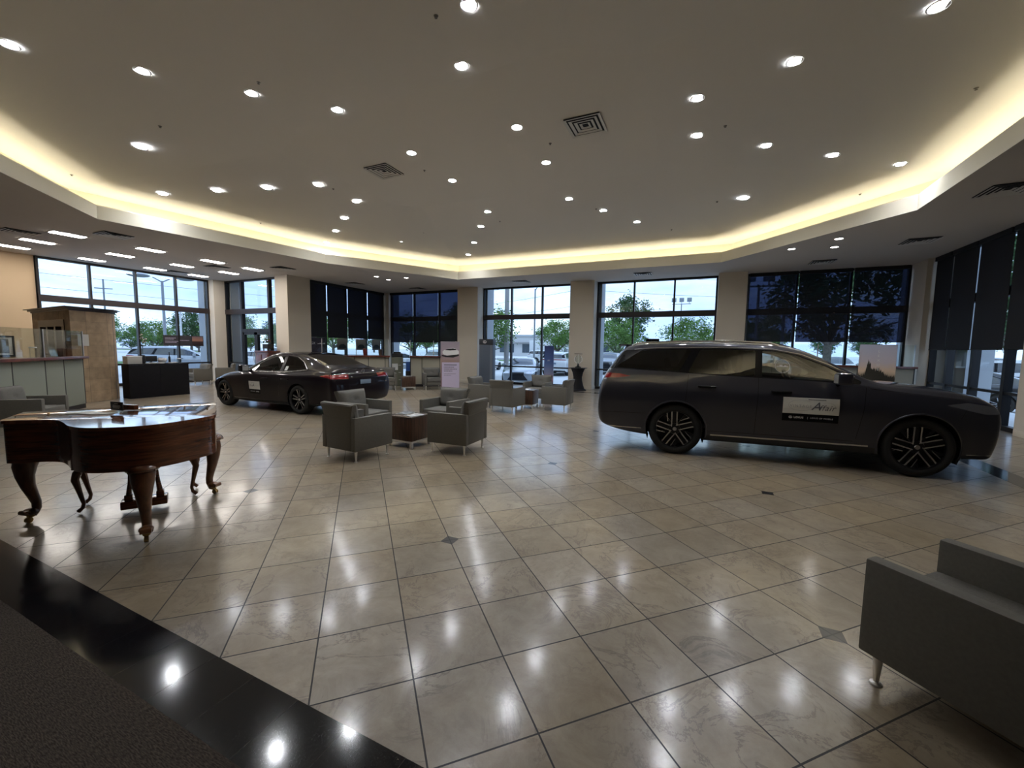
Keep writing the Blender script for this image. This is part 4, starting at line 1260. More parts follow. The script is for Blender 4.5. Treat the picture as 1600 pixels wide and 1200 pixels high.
# tall logo column and blue poster slab by the bright window
t = thing('logo_column', 'tall slate blue display column with a dark head and a small round emblem by the bright window', 'display', (-8.48, 15.75, 0.001), R(4))
b = MB(); b.box(-0.32, 0.32, -0.14, 0.14, 0.0, 1.74, bevel=0.006); b.build('column_body', M['slate'], t)
b = MB(); b.box(-0.325, 0.325, -0.145, 0.145, 1.742, 1.99, bevel=0.006); b.build('column_head', mat('column_head_dark', (0.03, 0.035, 0.045), 0.4), t)
b = MB(); b.box(0.19, 0.315, -0.146, -0.142, 0.02, 1.73); b.build('side_strip', mat('column_strip', (0.16, 0.19, 0.24), 0.4), t)
emblem(t, 0.085, M['white'], (-0.06, -0.1465, 1.865), name='round_emblem', w_=0.022)
t = thing('poster_slab', 'narrow freestanding blue poster slab with a sunset foot by the bright window', 'display', (-5.66, 15.8, 0.001), R(10))
b = MB(); b.box(-0.19, 0.19, -0.03, 0.03, 0.03, 1.73, bevel=0.003); b.build('slab', ramp_mat('slab_blue', [(0.0, srgb(30, 40, 90)), (0.14, srgb(60, 40, 60)), (0.22, srgb(190, 150, 165)), (0.36, srgb(130, 140, 175)), (0.6, srgb(72, 100, 160)), (1.0, srgb(28, 48, 110))], 'Z', 0.58), t)
b = MB(); b.box(-0.22, 0.22, -0.14, 0.14, 0.0, 0.03, bevel=0.005); b.build('base', M['black'], t)
b = MB(); b.box(-0.05, 0.05, -0.0325, -0.0305, 1.15, 1.162); b.box(-0.06, 0.03, -0.0325, -0.0305, 1.12, 1.13); b.build('small_print', M['white'], t)

# black draped pedestal with a silver trophy
TP = (-4.42, 15.72)
t = thing('cocktail_pedestal', 'black stretch-covered hourglass pedestal in front of the pale column', 'table', (TP[0], TP[1], 0.001), 0)
prof = [(0.0, 0.0), (0.30, 0.0), (0.31, 0.03), (0.25, 0.07), (0.215, 0.20), (0.175, 0.40), (0.17, 0.52), (0.20, 0.70), (0.25, 0.86)]
b = MB(); b.lathe(prof, 4 * 8); 
for v_ in b.bm.verts:
    a = math.atan2(v_.co.y, v_.co.x); r_ = math.hypot(v_.co.x, v_.co.y)
    k = 1 + 0.16 * math.cos(4 * a) * max(0, abs(v_.co.z - 0.45) - 0.15) / 0.3
    v_.co.x *= k; v_.co.y *= k
b.build('cloth_cover', M['cloth'], t)
b = MB(); b.box(-0.30, 0.30, -0.30, 0.30, 0.862, 0.89, bevel=0.004); b.build('top', M['black'], t)
t = thing('trophy', 'clear and silver trophy with a flat dark disc on top, standing on the black pedestal', 'trophy', (TP[0], TP[1], 0.893), 0)
b = MB(); b.lathe([(0, 0), (0.13, 0), (0.12, 0.03), (0.06, 0.06), (0.03, 0.12), (0.045, 0.16)], 18); b.build('foot', M['black_gloss'], t)
b = MB(); b.lathe([(0.045, 0.161), (0.10, 0.26), (0.125, 0.36), (0.11, 0.44), (0.07, 0.48)], 20, cap=False); b.build('glass_cup', M['clear'], t)
for s in (-1, 1):
    b = MB(); b.tube([(s * 0.05, 0, 0.17), (s * 0.15, 0, 0.25), (s * 0.155, 0, 0.36), (s * 0.11, 0, 0.44)], 0.014, 8); b.build('handle', M['chrome'], t)
b = MB(); b.tube([(0, 0, 0.12), (0, 0, 0.53)], 0.008, 8); b.build('spindle', M['chrome'], t)
b = MB(); b.lathe([(0, 0.53), (0.155, 0.53), (0.155, 0.548), (0, 0.55)], 24); b.build('disc', M['black'], t)

# printed banners hanging on the left windows
def banner(name, lab, u0, v0, v1, z0, z1, m, xoff=0.10, grp=None):
    t = thing(name, lab, 'poster', (u0, (v0 + v1) / 2, z0), PI / 2, grp)
    w_ = abs(v1 - v0)
    b = MB(); b.box(-w_ / 2, w_ / 2, -0.004, 0.0, 0.0, z1 - z0); b.build('printed_sheet', m, t)
    return t, w_
darkp = mat('poster_night', (0.030, 0.020, 0.030), 0.5, noise=0.6, nscale=5)
t, w_ = banner('window_poster', 'dark poster with two large white letters on the window behind the sedan roof', -14.98, 12.06, 12.96, 1.28, 1.95, darkp)
lettering('GX', 0.15, M['white'], t, (-0.22, -0.0052, 0.42), extrude=0.0003)
b = MB()
rnd = random.Random(4)
x = 0.0
while x < 0.34:
    l_ = rnd.uniform(0.02, 0.05); b.box(x, x + l_, -0.0062, -0.0052, 0.39, 0.39 + rnd.uniform(0.02, 0.06)); x += l_ + 0.01
b.build('small_print', M['white'], t)
flat_poly([(-0.05, 0.10), (0.0, 0.17), (0.12, 0.25), (0.30, 0.26), (0.40, 0.18), (0.43, 0.08), (0.3, 0.05), (0.05, 0.05)], -0.0055, 'printed_car', mat('print_car_dark', (0.05, 0.055, 0.08), 0.5), t)
ptan = ramp_mat('poster_tan', [(0.0, srgb(60, 45, 40)), (0.5, srgb(120, 105, 95)), (1.0, srgb(165, 155, 145))], 'Z', 1.8)
for k, (v0_, v1_) in enumerate(((13.55, 14.15), (14.68, 15.28), (15.72, 16.3))):
    t, w_ = banner('window_poster', 'small tan poster with a dark car hanging behind the sedan, %s of three' % ('first', 'second', 'third')[k], -14.98, v0_, v1_, 1.42, 1.94, ptan, grp='small car posters on the window')
    flat_poly([(-0.22, 0.10), (-0.2, 0.18), (-0.1, 0.26), (0.08, 0.27), (0.2, 0.2), (0.23, 0.1), (0.1, 0.07), (-0.15, 0.07)], -0.0055, 'printed_car', M['black'], t)
t, w_ = banner('window_poster', 'wide dark banner with pale print and a sunset photo hanging on the outer left window', -19.445, 9.03, 10.48, 1.50, 1.93, mat('banner_dark', (0.035, 0.032, 0.038), 0.5))
b = MB(); b.box(0.30, 0.70, -0.0058, -0.0046, 0.03, 0.40); b.build('sunset_photo', ramp_mat('banner_sunset', [(0.0, srgb(25, 20, 22)), (0.45, srgb(60, 40, 40)), (0.55, srgb(170, 125, 105)), (1.0, srgb(110, 95, 100))], 'Z', 2.4), t)
b = MB()
rnd = random.Random(8)
for (x0, w2, z) in ((-0.66, 0.36, 0.31), (-0.66, 0.30, 0.26), (-0.66, 0.42, 0.18), (-0.66, 0.34, 0.13), (-0.16, 0.34, 0.22)):
    x = x0
    while x < x0 + w2:
        l_ = rnd.uniform(0.02, 0.05); b.box(x, x + l_, -0.0058, -0.0046, z, z + 0.018); x += l_ + 0.008
b.build('small_print', M['lilac'], t)

# ------------------------------------------------------------------ grand piano
PM = Vector((-4.975, 1.965))
PK = Vector((0.487, 0.873)); PN = Vector((0.873, -0.487))
prz = math.atan2(PK.y, PK.x)         # local +X = along the keyboard towards the bass side
# local frame: x along PK, y = -PN ; the keyboard front lies at +y, the tail toward -y
pno = thing('grand_piano', 'brown mahogany baby grand piano with carved cabriole legs and closed lid', 'piano', (PM.x, PM.y, 0.001), prz)
def cat(pts, n=8, closed=True):
    out = []
    N = len(pts)
    for i in range(N):
        p0, p1, p2, p3 = [Vector(pts[(i + k - 1) % N]) for k in range(4)]
        for k in range(n):
            t_ = k / n
            out.append(tuple(0.5 * ((2 * p1) + (-p0 + p2) * t_ + (2 * p0 - 5 * p1 + 4 * p2 - p3) * t_ ** 2 + (-p0 + 3 * p1 - 3 * p2 + p3) * t_ ** 3)))
    return out
def piano_outline(e=0.0):
    bent = [(-0.70, -0.18), (-0.685, -0.245), (-0.63, -0.275), (-0.54, -0.305), (-0.43, -0.35), (-0.34, -0.43), (-0.275, -0.58), (-0.205, -0.79), (-0.10, -0.94), (0.05, -1.02), (0.22, -1.05), (0.38, -1.00), (0.52, -0.90), (0.64, -0.79), (0.695, -0.69)]
    # smooth it
    sm = []
    for i in range(len(bent) - 1):
        p0, p1, p2, p3 = Vector(bent[max(0, i - 1)]), Vector(bent[i]), Vector(bent[i + 1]), Vector(bent[min(len(bent) - 1, i + 2)])
        for k in range(5):
            t_ = k / 5
            sm.append(0.5 * ((2 * p1) + (-p0 + p2) * t_ + (2 * p0 - 5 * p1 + 4 * p2 - p3) * t_ ** 2 + (-p0 + 3 * p1 - 3 * p2 + p3) * t_ ** 3))
    sm.append(Vector(bent[-1]))
    pts = [Vector((-0.70, 0.28))] + sm + [Vector((0.70, -0.5)), Vector((0.70, 0.28))]
    if e:
        out = []
        n_ = len(pts)
        for i in range(n_):
            e1 = (pts[i] - pts[i - 1]).normalized(); e2 = (pts[(i + 1) % n_] - pts[i]).normalized()
            m_ = (Vector((e1.y, -e1.x)) + Vector((e2.y, -e2.x)))
            m_ = m_.normalized() if m_.length > 1e-6 else Vector((e1.y, -e1.x))
            out.append(pts[i] + m_ * (-e) / max(0.5, abs(m_.dot(Vector((e1.y, -e1.x))))))
        pts = out
    return [(p.x, p.y) for p in pts]
po = piano_outline(0.0)
b = MB(); b.prism([p for p in po], 0.605, 0.928, bevel=0.0); b.build('case', M['mahogany'], pno)
def arc_ok(): pass
lid = [(p[0] * 1.018, p[1] * 1.018 - (0.0)) for p in po]
hinge_y = 0.02
main = [p for p in lid if p[1] <= hinge_y]
main = [(-0.713, hinge_y)] + [p for p in lid if p[1] < hinge_y - 0.01] + [(0.713, hinge_y)]
b = MB(); b.prism(main, 0.930, 0.958, bevel=0.007); b.build('lid', M['mahogany_top'], pno)
b = MB(); b.box(-0.713, 0.713, hinge_y + 0.006, 0.295, 0.930, 0.958, bevel=0.007); b.build('front_lid_flap', M['mahogany_top'], pno)
b = MB(); b.box(-0.68, 0.68, 0.282, 0.296, 0.70, 0.90, bevel=0.006); b.build('fallboard', M['mahogany'], pno)
b = MB(); b.box(-0.70, 0.70, 0.16, 0.30, 0.575, 0.603, bevel=0.006); b.build('keybed_rail', M['mahogany'], pno)
# legs: cabriole with scroll foot and brass caster
def cabriole(loc, rz, h_=0.60, s=1.0):
    b = MB()
    pts, rad = [], []
    for (y, z, r_) in ((0.0, 1.0, 0.075), (0.012, 0.93, 0.082), (0.028, 0.84, 0.076), (0.030, 0.70, 0.060), (0.016, 0.55, 0.047), (-0.010, 0.40, 0.038), (-0.030, 0.28, 0.033), (-0.030, 0.20, 0.032), (-0.008, 0.155, 0.038), (0.010, 0.135, 0.043)):
        pts.append((0, y * s, z * h_)); rad.append(r_ * s)
    b.tube(pts, rad, 14)
    b.box(-0.085 * s, 0.085 * s, -0.085 * s, 0.085 * s, h_ - 0.02, h_ + 0.005, bevel=0.008)
    lg = b.build('leg', M['legwood'], pno, loc=loc, rz=rz)
    b = MB(); b.ball((0, 0.016, 0.098), 0.050, 14, (1, 1.05, 0.62)); b.tube([(-0.036, 0.058, 0.098), (0.036, 0.058, 0.098)], 0.021, 10); b.build('scroll_foot', M['legwood'], lg)
    b = MB(); b.lathe([(0.0, 0.050), (0.026, 0.050), (0.030, 0.070), (0.0, 0.070)], 12, mtx=Matrix.Translation((0, 0.014, 0)))
    b.tube([(0, 0.014, 0.055), (0, 0.030, 0.03)], 0.012, 6)
    b.tube([(-0.014, 0.032, 0.025), (0.014, 0.032, 0.025)], 0.025, 16)
    b.build('caster', M['brass'], lg)
cabriole((-0.645, 0.055, 0), PI * 0.75)
cabriole((0.645, 0.055, 0), -PI * 0.75)
cabriole((0.215, -0.965, 0), PI)
# knee blocks in front of the legs
for x, y in ((-0.645, 0.04), (0.645, 0.04), (0.215, -0.965)):
    b = MB(); b.ball((x, y, 0.605), 0.115, 18, (1, 1, 0.42)); b.build('leg_block', M['mahogany'], pno)
# pedal lyre
b = MB()
for s in (-1, 1):
    b.tube([(s * 0.10, 0.0, 0.63), (s * 0.085, 0, 0.45), (s * 0.10, 0, 0.27), (s * 0.115, 0, 0.14)], [0.022, 0.018, 0.018, 0.024], 8)
    b.box(s * 0.115 - 0.03, s * 0.115 + 0.03, -0.03, 0.03, 0.11, 0.16, bevel=0.008)
b.build('lyre_post', M['mahogany'], pno, loc=(0.12, -0.10, 0))
b = MB(); b.box(-0.17, 0.17, -0.07, 0.07, 0.035, 0.112, bevel=0.012); b.build('lyre_base', M['mahogany'], pno, loc=(0.12, -0.10, 0))
for k in (-1, 0, 1):
    b = MB(); b.box(k * 0.06 - 0.012, k * 0.06 + 0.012, 0.06, 0.17, 0.050, 0.058, bevel=0.002); b.build('pedal', M['brass'], pno, loc=(0.12, -0.10, 0))
    b = MB(); b.tube([(k * 0.03, 0, 0.11), (k * 0.03, 0, 0.63)], 0.003, 5); b.build('pedal_rod', M['brass'], pno, loc=(0.12, -0.10, 0))
for p in ((-0.50, 0.03), (0.45, 0.03), (0.64, -0.2)):
    b = MB(); b.lathe([(0, 0), (0.009, 0), (0.007, 0.006), (0, 0.007)], 10); b.build('hinge_stud', M['brass'], pno, loc=(p[0], p[1] + 0.02, 0.9585))

# bench tucked under the keyboard
bn = thing('piano_bench', 'brown upholstered-top piano bench with carved legs tucked under the piano', 'bench', (PM.x - PN.x * 0.22 + PK.x * 0.07, PM.y - PN.y * 0.22 + PK.y * 0.07, 0.001), prz)
b = MB(); b.box(-0.46, 0.46, -0.18, 0.18, 0.42, 0.50, bevel=0.012); b.build('seat_box', M['mahogany'], bn)
b = MB(); b.box(-0.47, 0.47, -0.19, 0.19, 0.502, 0.535, bevel=0.014); b.build('seat_top', M['legwood'], bn)
for sx in (-1, 1):
    for sy in (-1, 1):
        b = MB()
        b.tube([(0, 0, 0.425), (sx * 0.03, 0, 0.38), (sx * 0.045, 0, 0.32), (sx * 0.022, 0, 0.2), (0, 0, 0.09), (sx * 0.008, 0, 0.05), (sx * 0.04, 0, 0.018)], [0.032, 0.034, 0.030, 0.020, 0.015, 0.016, 0.018], 10)
        b.build('leg', M['legwood'], bn, loc=(sx * 0.40, sy * 0.14, 0))
# things lying on the lid
def plo(x, y, z):  # piano local -> world
    p = PM + PK * x - PN * y
    return (p.x, p.y, z)
ZP = 0.9605
t = thing('menu_block', 'small black sign with white print standing in a clear block on the piano lid', 'sign', plo(-0.02, -0.17, ZP), R(8))
b = MB(); b.box(-0.085, 0.085, -0.03, 0.03, 0, 0.022, bevel=0.002); b.build('clear_base', M['clear'], t)
b = MB(); b.box(-0.08, 0.08, -0.009, 0.0, 0.023, 0.10, bevel=0.002); b.build('black_plate', M['black'], t)
b = MB()
rnd = random.Random(2)
for z, w_ in ((0.082, 0.05), (0.066, 0.09), (0.054, 0.10), (0.042, 0.08)):
    x = -w_ / 2
    while x < w_ / 2:
        l_ = rnd.uniform(0.006, 0.014); b.box(x, x + l_, -0.0098, -0.0092, z, z + 0.004); x += l_ + 0.003
b.build('white_print', M['white'], t)
b = MB(); b.box(-0.10, 0.10, -0.02, 0.02, 0, 0.045, bevel=0.003); simple('wooden_block', 'brown wooden block lying on the piano lid behind the small black sign', 'block', b, M['mahogany'], plo(0.03, 0.05, ZP), R(8))
for k, (x, y, a) in enumerate(((-0.12, -0.16, 30), (-0.20, -0.10, 12), (-0.30, -0.02, 50))):
    b = MB(); b.box(-0.09, 0.09, -0.06, 0.06, 0, 0.0015); simple('loose_sheet', 'white printed sheet lying on the piano lid, %s' % ['partly under the sign block', 'left of the sign block', 'farthest left toward the hinge line'][k], 'paper', b, M['paper'], plo(x, y, ZP + 0.002 * k), R(a), 'sheets on the piano lid')
# ------------------------------------------------------------------ cars
paint_grey = mat('graphite_metallic_paint', (0.034, 0.035, 0.048), 0.34, metal=0.5, coat=1.0)
paint_black = mat('black_cherry_paint', (0.008, 0.005, 0.007), 0.35, metal=0.0, spec=0.08, coat=0.7)
for _p in (paint_grey, paint_black):
    _p.node_tree.nodes['Principled BSDF'].inputs['Coat IOR'].default_value = 1.44
paint_black.node_tree.nodes['Principled BSDF'].inputs['Coat IOR'].default_value = 1.33
M['paint_grey'] = paint_grey
M['paint_black'] = paint_black
M['car_glass'] = glass_mat('car_side_glass', (0.42, 0.47, 0.47), refl=2.0)
M['privacy'] = glass_mat('car_privacy_glass', (0.03, 0.032, 0.034), refl=1.7)
M['car_black'] = mat('car_black_trim', (0.004, 0.004, 0.005), 0.22, spec=0.15)
M['car_plastic'] = mat('car_underbody_plastic', (0.012, 0.012, 0.012), 0.75)
M['tyre'] = mat('tyre_rubber', (0.010, 0.010, 0.010), 0.75)
M['rim_dark'] = mat('rim_dark_grey', (0.014, 0.014, 0.016), 0.3, metal=0.6)
M['rim_bright'] = mat('rim_machined_metal', (0.50, 0.50, 0.52), 0.25, metal=1.0)
M['bright'] = mat('bright_window_trim', (0.55, 0.55, 0.56), 0.2, metal=1.0)
M['tail'] = mat('tail_light_red', (0.20, 0.004, 0.008), 0.12, coat=1.0)
M['lamp'] = mat('headlight_lens', (0.42, 0.44, 0.50), 0.06, metal=0.9, coat=1.0)
M['grille'] = mat('grille_dark', (0.010, 0.010, 0.012), 0.35, metal=0.5)
M['seam'] = mat('panel_gap_black', (0.002, 0.002, 0.002), 0.9)
M['leather'] = mat('dark_seat_leather', (0.020, 0.016, 0.016), 0.5)
M['plate'] = mat('number_plate_blue', (0.16, 0.22, 0.30), 0.4)

NPT = 10
def car_cage(stations, bulge_r, bulge_f):
    """stations rear to front; each = list of 10 (x, y, z) from underside centre to roof centre"""
    bm = bmesh.new()
    rows = []
    for st in stations:
        L_, R_ = [], []
        for i, (x, y, z) in enumerate(st):
            if i in (0, NPT - 1):
                v = bm.verts.new((x, 0, z)); L_.append(v); R_.append(v)
            else:
                L_.append(bm.verts.new((x, y, z))); R_.append(bm.verts.new((x, -y, z)))
        rows.append((L_, R_))
    for (La, Ra), (Lb, Rb) in zip(rows, rows[1:]):
        for i in range(NPT - 1):
            bm.faces.new((La[i], La[i + 1], Lb[i + 1], Lb[i]))
            bm.faces.new((Ra[i], Rb[i], Rb[i + 1], Ra[i + 1]))
    for (L_, R_), bl, flip in ((rows[0], bulge_r, False), (rows[-1], bulge_f, True)):
        C_ = [L_[0]] + [bm.verts.new((L_[i].co.x + bl[i], 0, L_[i].co.z)) for i in range(1, NPT - 1)] + [L_[-1]]
        for i in range(NPT - 1):
            for S_, fl in ((L_, flip), (R_, not flip)):
                q = [S_[i], S_[i + 1], C_[i + 1], C_[i]]
                u_ = []
                for v in q:
                    if v not in u_: u_.append(v)
                if not fl: u_.reverse()
                bm.faces.new(u_)
    bmesh.ops.recalc_face_normals(bm, faces=bm.faces[:])
    cl = bm.edges.layers.float.get('crease_edge') or bm.edges.layers.float.new('crease_edge')
    for (La, Ra), (Lb, Rb) in zip(rows, rows[1:]):     # firmer lines at the shoulder, the belt and the roof edge
        for i, c in ((5, 0.30), (6, 0.62), (7, 0.30), (2, 0.35)):
            for A_, B_ in ((La, Lb), (Ra, Rb)):
                e = bm.edges.get((A_[i], B_[i]))
                if e: e[cl] = c
    return bm

def subdivide(bm, levels, fit=4):
    me = bpy.data.meshes.new('cage'); bm.to_mesh(me); bm.free()
    ob = bpy.data.objects.new('cage', me); COL.objects.link(ob)
    md = ob.modifiers.new('s', 'SUBSURF'); md.levels = 1; md.render_levels = 1
    tgt = [v.co.copy() for v in me.vertices]
    for _ in range(fit):
        dg = bpy.context.evaluated_depsgraph_get(); dg.update()
        ev = ob.evaluated_get(dg).to_mesh()
        for i, v in enumerate(me.vertices):
            v.co += (tgt[i] - ev.vertices[i].co) * 0.85
        ob.evaluated_get(dg).to_mesh_clear()
        me.update()
    md.levels = levels
    dg = bpy.context.evaluated_depsgraph_get(); dg.update()
    out = bpy.data.meshes.new_from_object(ob.evaluated_get(dg))
    bpy.data.objects.remove(ob); bpy.data.meshes.remove(me)
    b = bmesh.new(); b.from_mesh(out); bpy.data.meshes.remove(out)
    b.normal_update()
    nl = b.verts.layers.float_vector.new('sn')
    for v in b.verts: v[nl] = v.normal
    b.faces.layers.int.new('reg')
    return b

AX = {'side': (0, 2), 'top': (0, 1), 'end': (1, 2)}
def in_poly(p, poly):
    x, y = p; c = False
    n = len(poly); j = n - 1
    for i in range(n):
        xi, yi = poly[i]; xj, yj = poly[j]
        if (yi > y) != (yj > y) and x < (xj - xi) * (y - yi) / (yj - yi) + xi: c = not c
        j = i
    return c
def cut_region(bm, poly, proj, reg, cond=None, only=None):
    """slice the shell along a polygon seen in a projection, and mark the faces inside it"""
    a0, a1 = AX[proj]
    rl = bm.faces.layers.int['reg']
    x0, x1 = min(p[0] for p in poly), max(p[0] for p in poly)
    y0, y1 = min(p[1] for p in poly), max(p[1] for p in poly)
    def bb(f):
        xs = [v.co[a0] for v in f.verts]; ys = [v.co[a1] for v in f.verts]
        return min(xs), max(xs), min(ys), max(ys)
    cand = set()
    for f in bm.faces:
        if cond and not cond(f.calc_center_median(), f.normal): continue
        q = bb(f)
        if q[1] < x0 or q[0] > x1 or q[3] < y0 or q[2] > y1: continue
        if only is not None and f[rl] not in only: continue
        cand.add(f)
    n = len(poly)
    for i in range(n):
        p, q = poly[i], poly[(i + 1) % n]
        dx, dy = q[0] - p[0], q[1] - p[1]
        if math.hypot(dx, dy) < 1e-7: continue
        sx0, sx1 = min(p[0], q[0]) - 1e-4, max(p[0], q[0]) + 1e-4
        sy0, sy1 = min(p[1], q[1]) - 1e-4, max(p[1], q[1]) + 1e-4
        hit = []
        for f in cand:
            b_ = bb(f)
            if b_[1] >= sx0 and b_[0] <= sx1 and b_[3] >= sy0 and b_[2] <= sy1: hit.append(f)
        if not hit: continue
        co = [0, 0, 0]; no = [0, 0, 0]
        co[a0], co[a1] = p; no[a0], no[a1] = -dy, dx
        geom = set(hit)
        for f in hit:
            geom.update(f.edges); geom.update(f.verts)
        r = bmesh.ops.bisect_plane(bm, geom=list(geom), dist=1e-6, plane_co=co, plane_no=Vector(no).normalized())
        cand -= set(hit)
        cand |= {g for g in r['geom'] if isinstance(g, bmesh.types.BMFace) and g.is_valid}
    for f in cand:
        if not f.is_valid: continue
        c = f.calc_center_median()
        if in_poly((c[a0], c[a1]), poly): f[rl] = reg
def extract(bm, reg, name, m, parent, off=0.0, split=True, fs=None):
    """faces of a region as a mesh of their own, with the smooth shell normals"""
    rl = bm.faces.layers.int['reg']; nl = bm.verts.layers.float_vector['sn']
    regs = reg if isinstance(reg, (tuple, list)) else (reg,)
    if fs is None:
        fs = [f for f in bm.faces if f[rl] in regs]
        if not fs: return None
        if split:
            left = set(fs)
            while left:
                f0 = left.pop(); comp = [f0]; st_ = [f0]
                while st_:
                    f = st_.pop()
                    for e in f.edges:
                        for g in e.link_faces:
                            if g in left:
                                left.discard(g); comp.append(g); st_.append(g)
                if len(comp) >= 4 or sum(g.calc_area() for g in comp) > 0.004: extract(bm, reg, name, m, parent, off, fs=comp)
            return None
    idx = {}; vs_ = []; nn = []; faces = []
    for f in fs:
        q = []
        for v in f.verts:
            if v not in idx:
                idx[v] = len(vs_)
                n_ = Vector(v[nl]); n_.normalize()
                vs_.append(v.co + n_ * off); nn.append(n_)
            q.append(idx[v])
        faces.append(q)
    me = bpy.data.meshes.new(name)
    me.from_pydata([tuple(v) for v in vs_], [], faces)
    me.materials.append(m)
    me.polygons.foreach_set('use_smooth', [True] * len(me.polygons))
    me.update()
    me.normals_split_custom_set_from_vertices([tuple(n_) for n_ in nn])
    o = bpy.data.objects.new(name, me); COL.objects.link(o); o.parent = parent
    return o
def smooth_poly(pts, n=4, corner=0.35):
    """round the corners of a polygon"""
    out = []
    N = len(pts)
    for i in range(N):
        p0, p1, p2 = Vector(pts[i - 1]), Vector(pts[i]), Vector(pts[(i + 1) % N])
        r_ = min(corner, (p0 - p1).length * 0.45, (p2 - p1).length * 0.45)
        a = p1 + (p0 - p1).normalized() * r_; c = p1 + (p2 - p1).normalized() * r_
        for k in range(n + 1):
            t_ = k / n
            out.append(tuple((1 - t_) ** 2 * a + 2 * t_ * (1 - t_) * p1 + t_ ** 2 * c))
    return out
def circle(cx, cz, r_, n=28): return [(cx + r_ * math.cos(2 * PI * i / n), cz + r_ * math.sin(2 * PI * i / n)) for i in range(n)]
def strip(p, q, w_):
    p, q = Vector(p), Vector(q); e = (q - p).normalized(); n_ = Vector((-e.y, e.x)) * w_ / 2
    return [tuple(p + n_), tuple(q + n_), tuple(q - n_), tuple(p - n_)]

def make_wheel(parent, x, y, side, r_t, r_r, width, style, z=None):
    """side = +1 for the left, -1 for the right; wheel faces outwards"""
    z = z or r_t
    t = None
    b = MB()
    w_ = width / 2
    b.lathe([(r_r + 0.004, -w_ + 0.01), (r_r + 0.02, -w_), (r_t - 0.05, -w_ - 0.004), (r_t - 0.014, -w_ + 0.02), (r_t, -w_ + 0.05), (r_t, w_ - 0.05), (r_t - 0.014, w_ - 0.02), (r_t - 0.05, w_ + 0.004), (r_r + 0.02, w_), (r_r + 0.004, w_ - 0.01), (r_r + 0.004, -w_ + 0.01)], 48, cap=False)
    mt = Matrix.Rotation(-side * PI / 2, 4, 'X')
    b.xf(mt)
    tyre = b.build('tyre', M['tyre'], parent, loc=(x, y, z), sharp=0.9)
    b = MB()
    b.lathe([(r_r + 0.004, w_ - 0.006), (r_r - 0.008, w_ - 0.008), (r_r - 0.012, w_ - 0.03), (r_r - 0.02, -w_ + 0.02)], 48, cap=False)
    b.lathe([(0.0, -0.02), (r_r - 0.02, -0.02)], 32, cap=False)
    b.lathe([(0.0, 0.0), (0.15, 0.0), (0.15, 0.012), (0.0, 0.012)], 32)
    b.xf(mt)
    rim = b.build('rim', M['rim_dark'], tyre)
    # spokes
    b = MB(); bd = MB()
    zf = w_ - 0.022
    def bar(target, a0, r0, a1, r1, w0, w1, z0, z1, th=0.03):
        p = Vector((r0 * math.cos(a0), r0 * math.sin(a0), 0)); q = Vector((r1 * math.cos(a1), r1 * math.sin(a1), 0))
        e = (q - p).normalized(); nn = Vector((-e.y, e.x, 0))
        pts = [p + nn * w0, q + nn * w1, q - nn * w1, p - nn * w0]
        zs = [z0, z1, z1, z0]
        n0 = len(target.bm.faces)
        lo = [target.bm.verts.new((c.x, c.y, zz - th)) for c, zz in zip(pts, zs)]
        hi = [target.bm.verts.new((c.x, c.y, zz)) for c, zz in zip(pts, zs)]
        target.bm.faces.new(hi); target.bm.faces.new(list(reversed(lo)))
        for i in range(4):
            j = (i + 1) % 4; target.bm.faces.new((lo[i], lo[j], hi[j], hi[i]))
    if style == 'suv':
        def off_bar(target, a, off, r0, r1, w0, w1, z0, z1):
            a1 = a + math.asin(off / r1); a0 = a + math.atan2(off, r0)
            bar(target, a0, math.hypot(r0, off), a1, r1, w0, w1, z0, z1)
        for k in range(5):
            a = 2 * PI * k / 5 + 0.33
            off_bar(b, a, 0.046, 0.035, r_r - 0.010, 0.0075, 0.010, zf - 0.018, zf - 0.003)
            off_bar(b, a, -0.030, 0.060, r_r - 0.010, 0.0075, 0.009, zf - 0.018, zf - 0.003)
            off_bar(bd, a, 0.008, 0.05, r_r - 0.012, 0.020, 0.030, zf - 0.045, zf - 0.022)
            bar(b, a + 0.72, 0.155, a + 0.44, r_r - 0.012, 0.005, 0.007, zf - 0.022, zf - 0.007)
            bar(bd, a + 0.60, 0.09, a + 0.66, r_r - 0.012, 0.014, 0.020, zf - 0.045, zf - 0.025)
    else:
        for k in range(10):
            a = 2 * PI * k / 10 + 0.1
            s_ = 1 if k % 2 else -1
            bar(b, a, 0.06, a + s_ * 0.13, r_r - 0.010, 0.008, 0.010, zf - 0.02, zf - 0.004)
            bar(bd, a, 0.06, a + s_ * 0.13, r_r - 0.010, 0.013, 0.016, zf - 0.026, zf - 0.008)
    b.lathe([(r_r - 0.008, zf + 0.004), (r_r + 0.001, zf + 0.010), (r_r + 0.003, zf + 0.004)], 48, cap=False)
    b.lathe([(0.0, zf - 0.006), (0.028, zf - 0.006), (0.034, zf - 0.014)], 20, cap=False)
    for k in range(5):
        a = 2 * PI * k / 5
        b.ball((0.058 * math.cos(a), 0.058 * math.sin(a), zf - 0.02), 0.009, 6)
    bd.lathe([(0.0, zf - 0.02), (0.078, zf - 0.02), (0.09, zf - 0.05)], 24, cap=False)
    b.xf(mt); bd.xf(mt)
    b.build('spoke_face', M['rim_bright'], rim); bd.build('spoke', M['rim_dark'], rim)
    return tyre

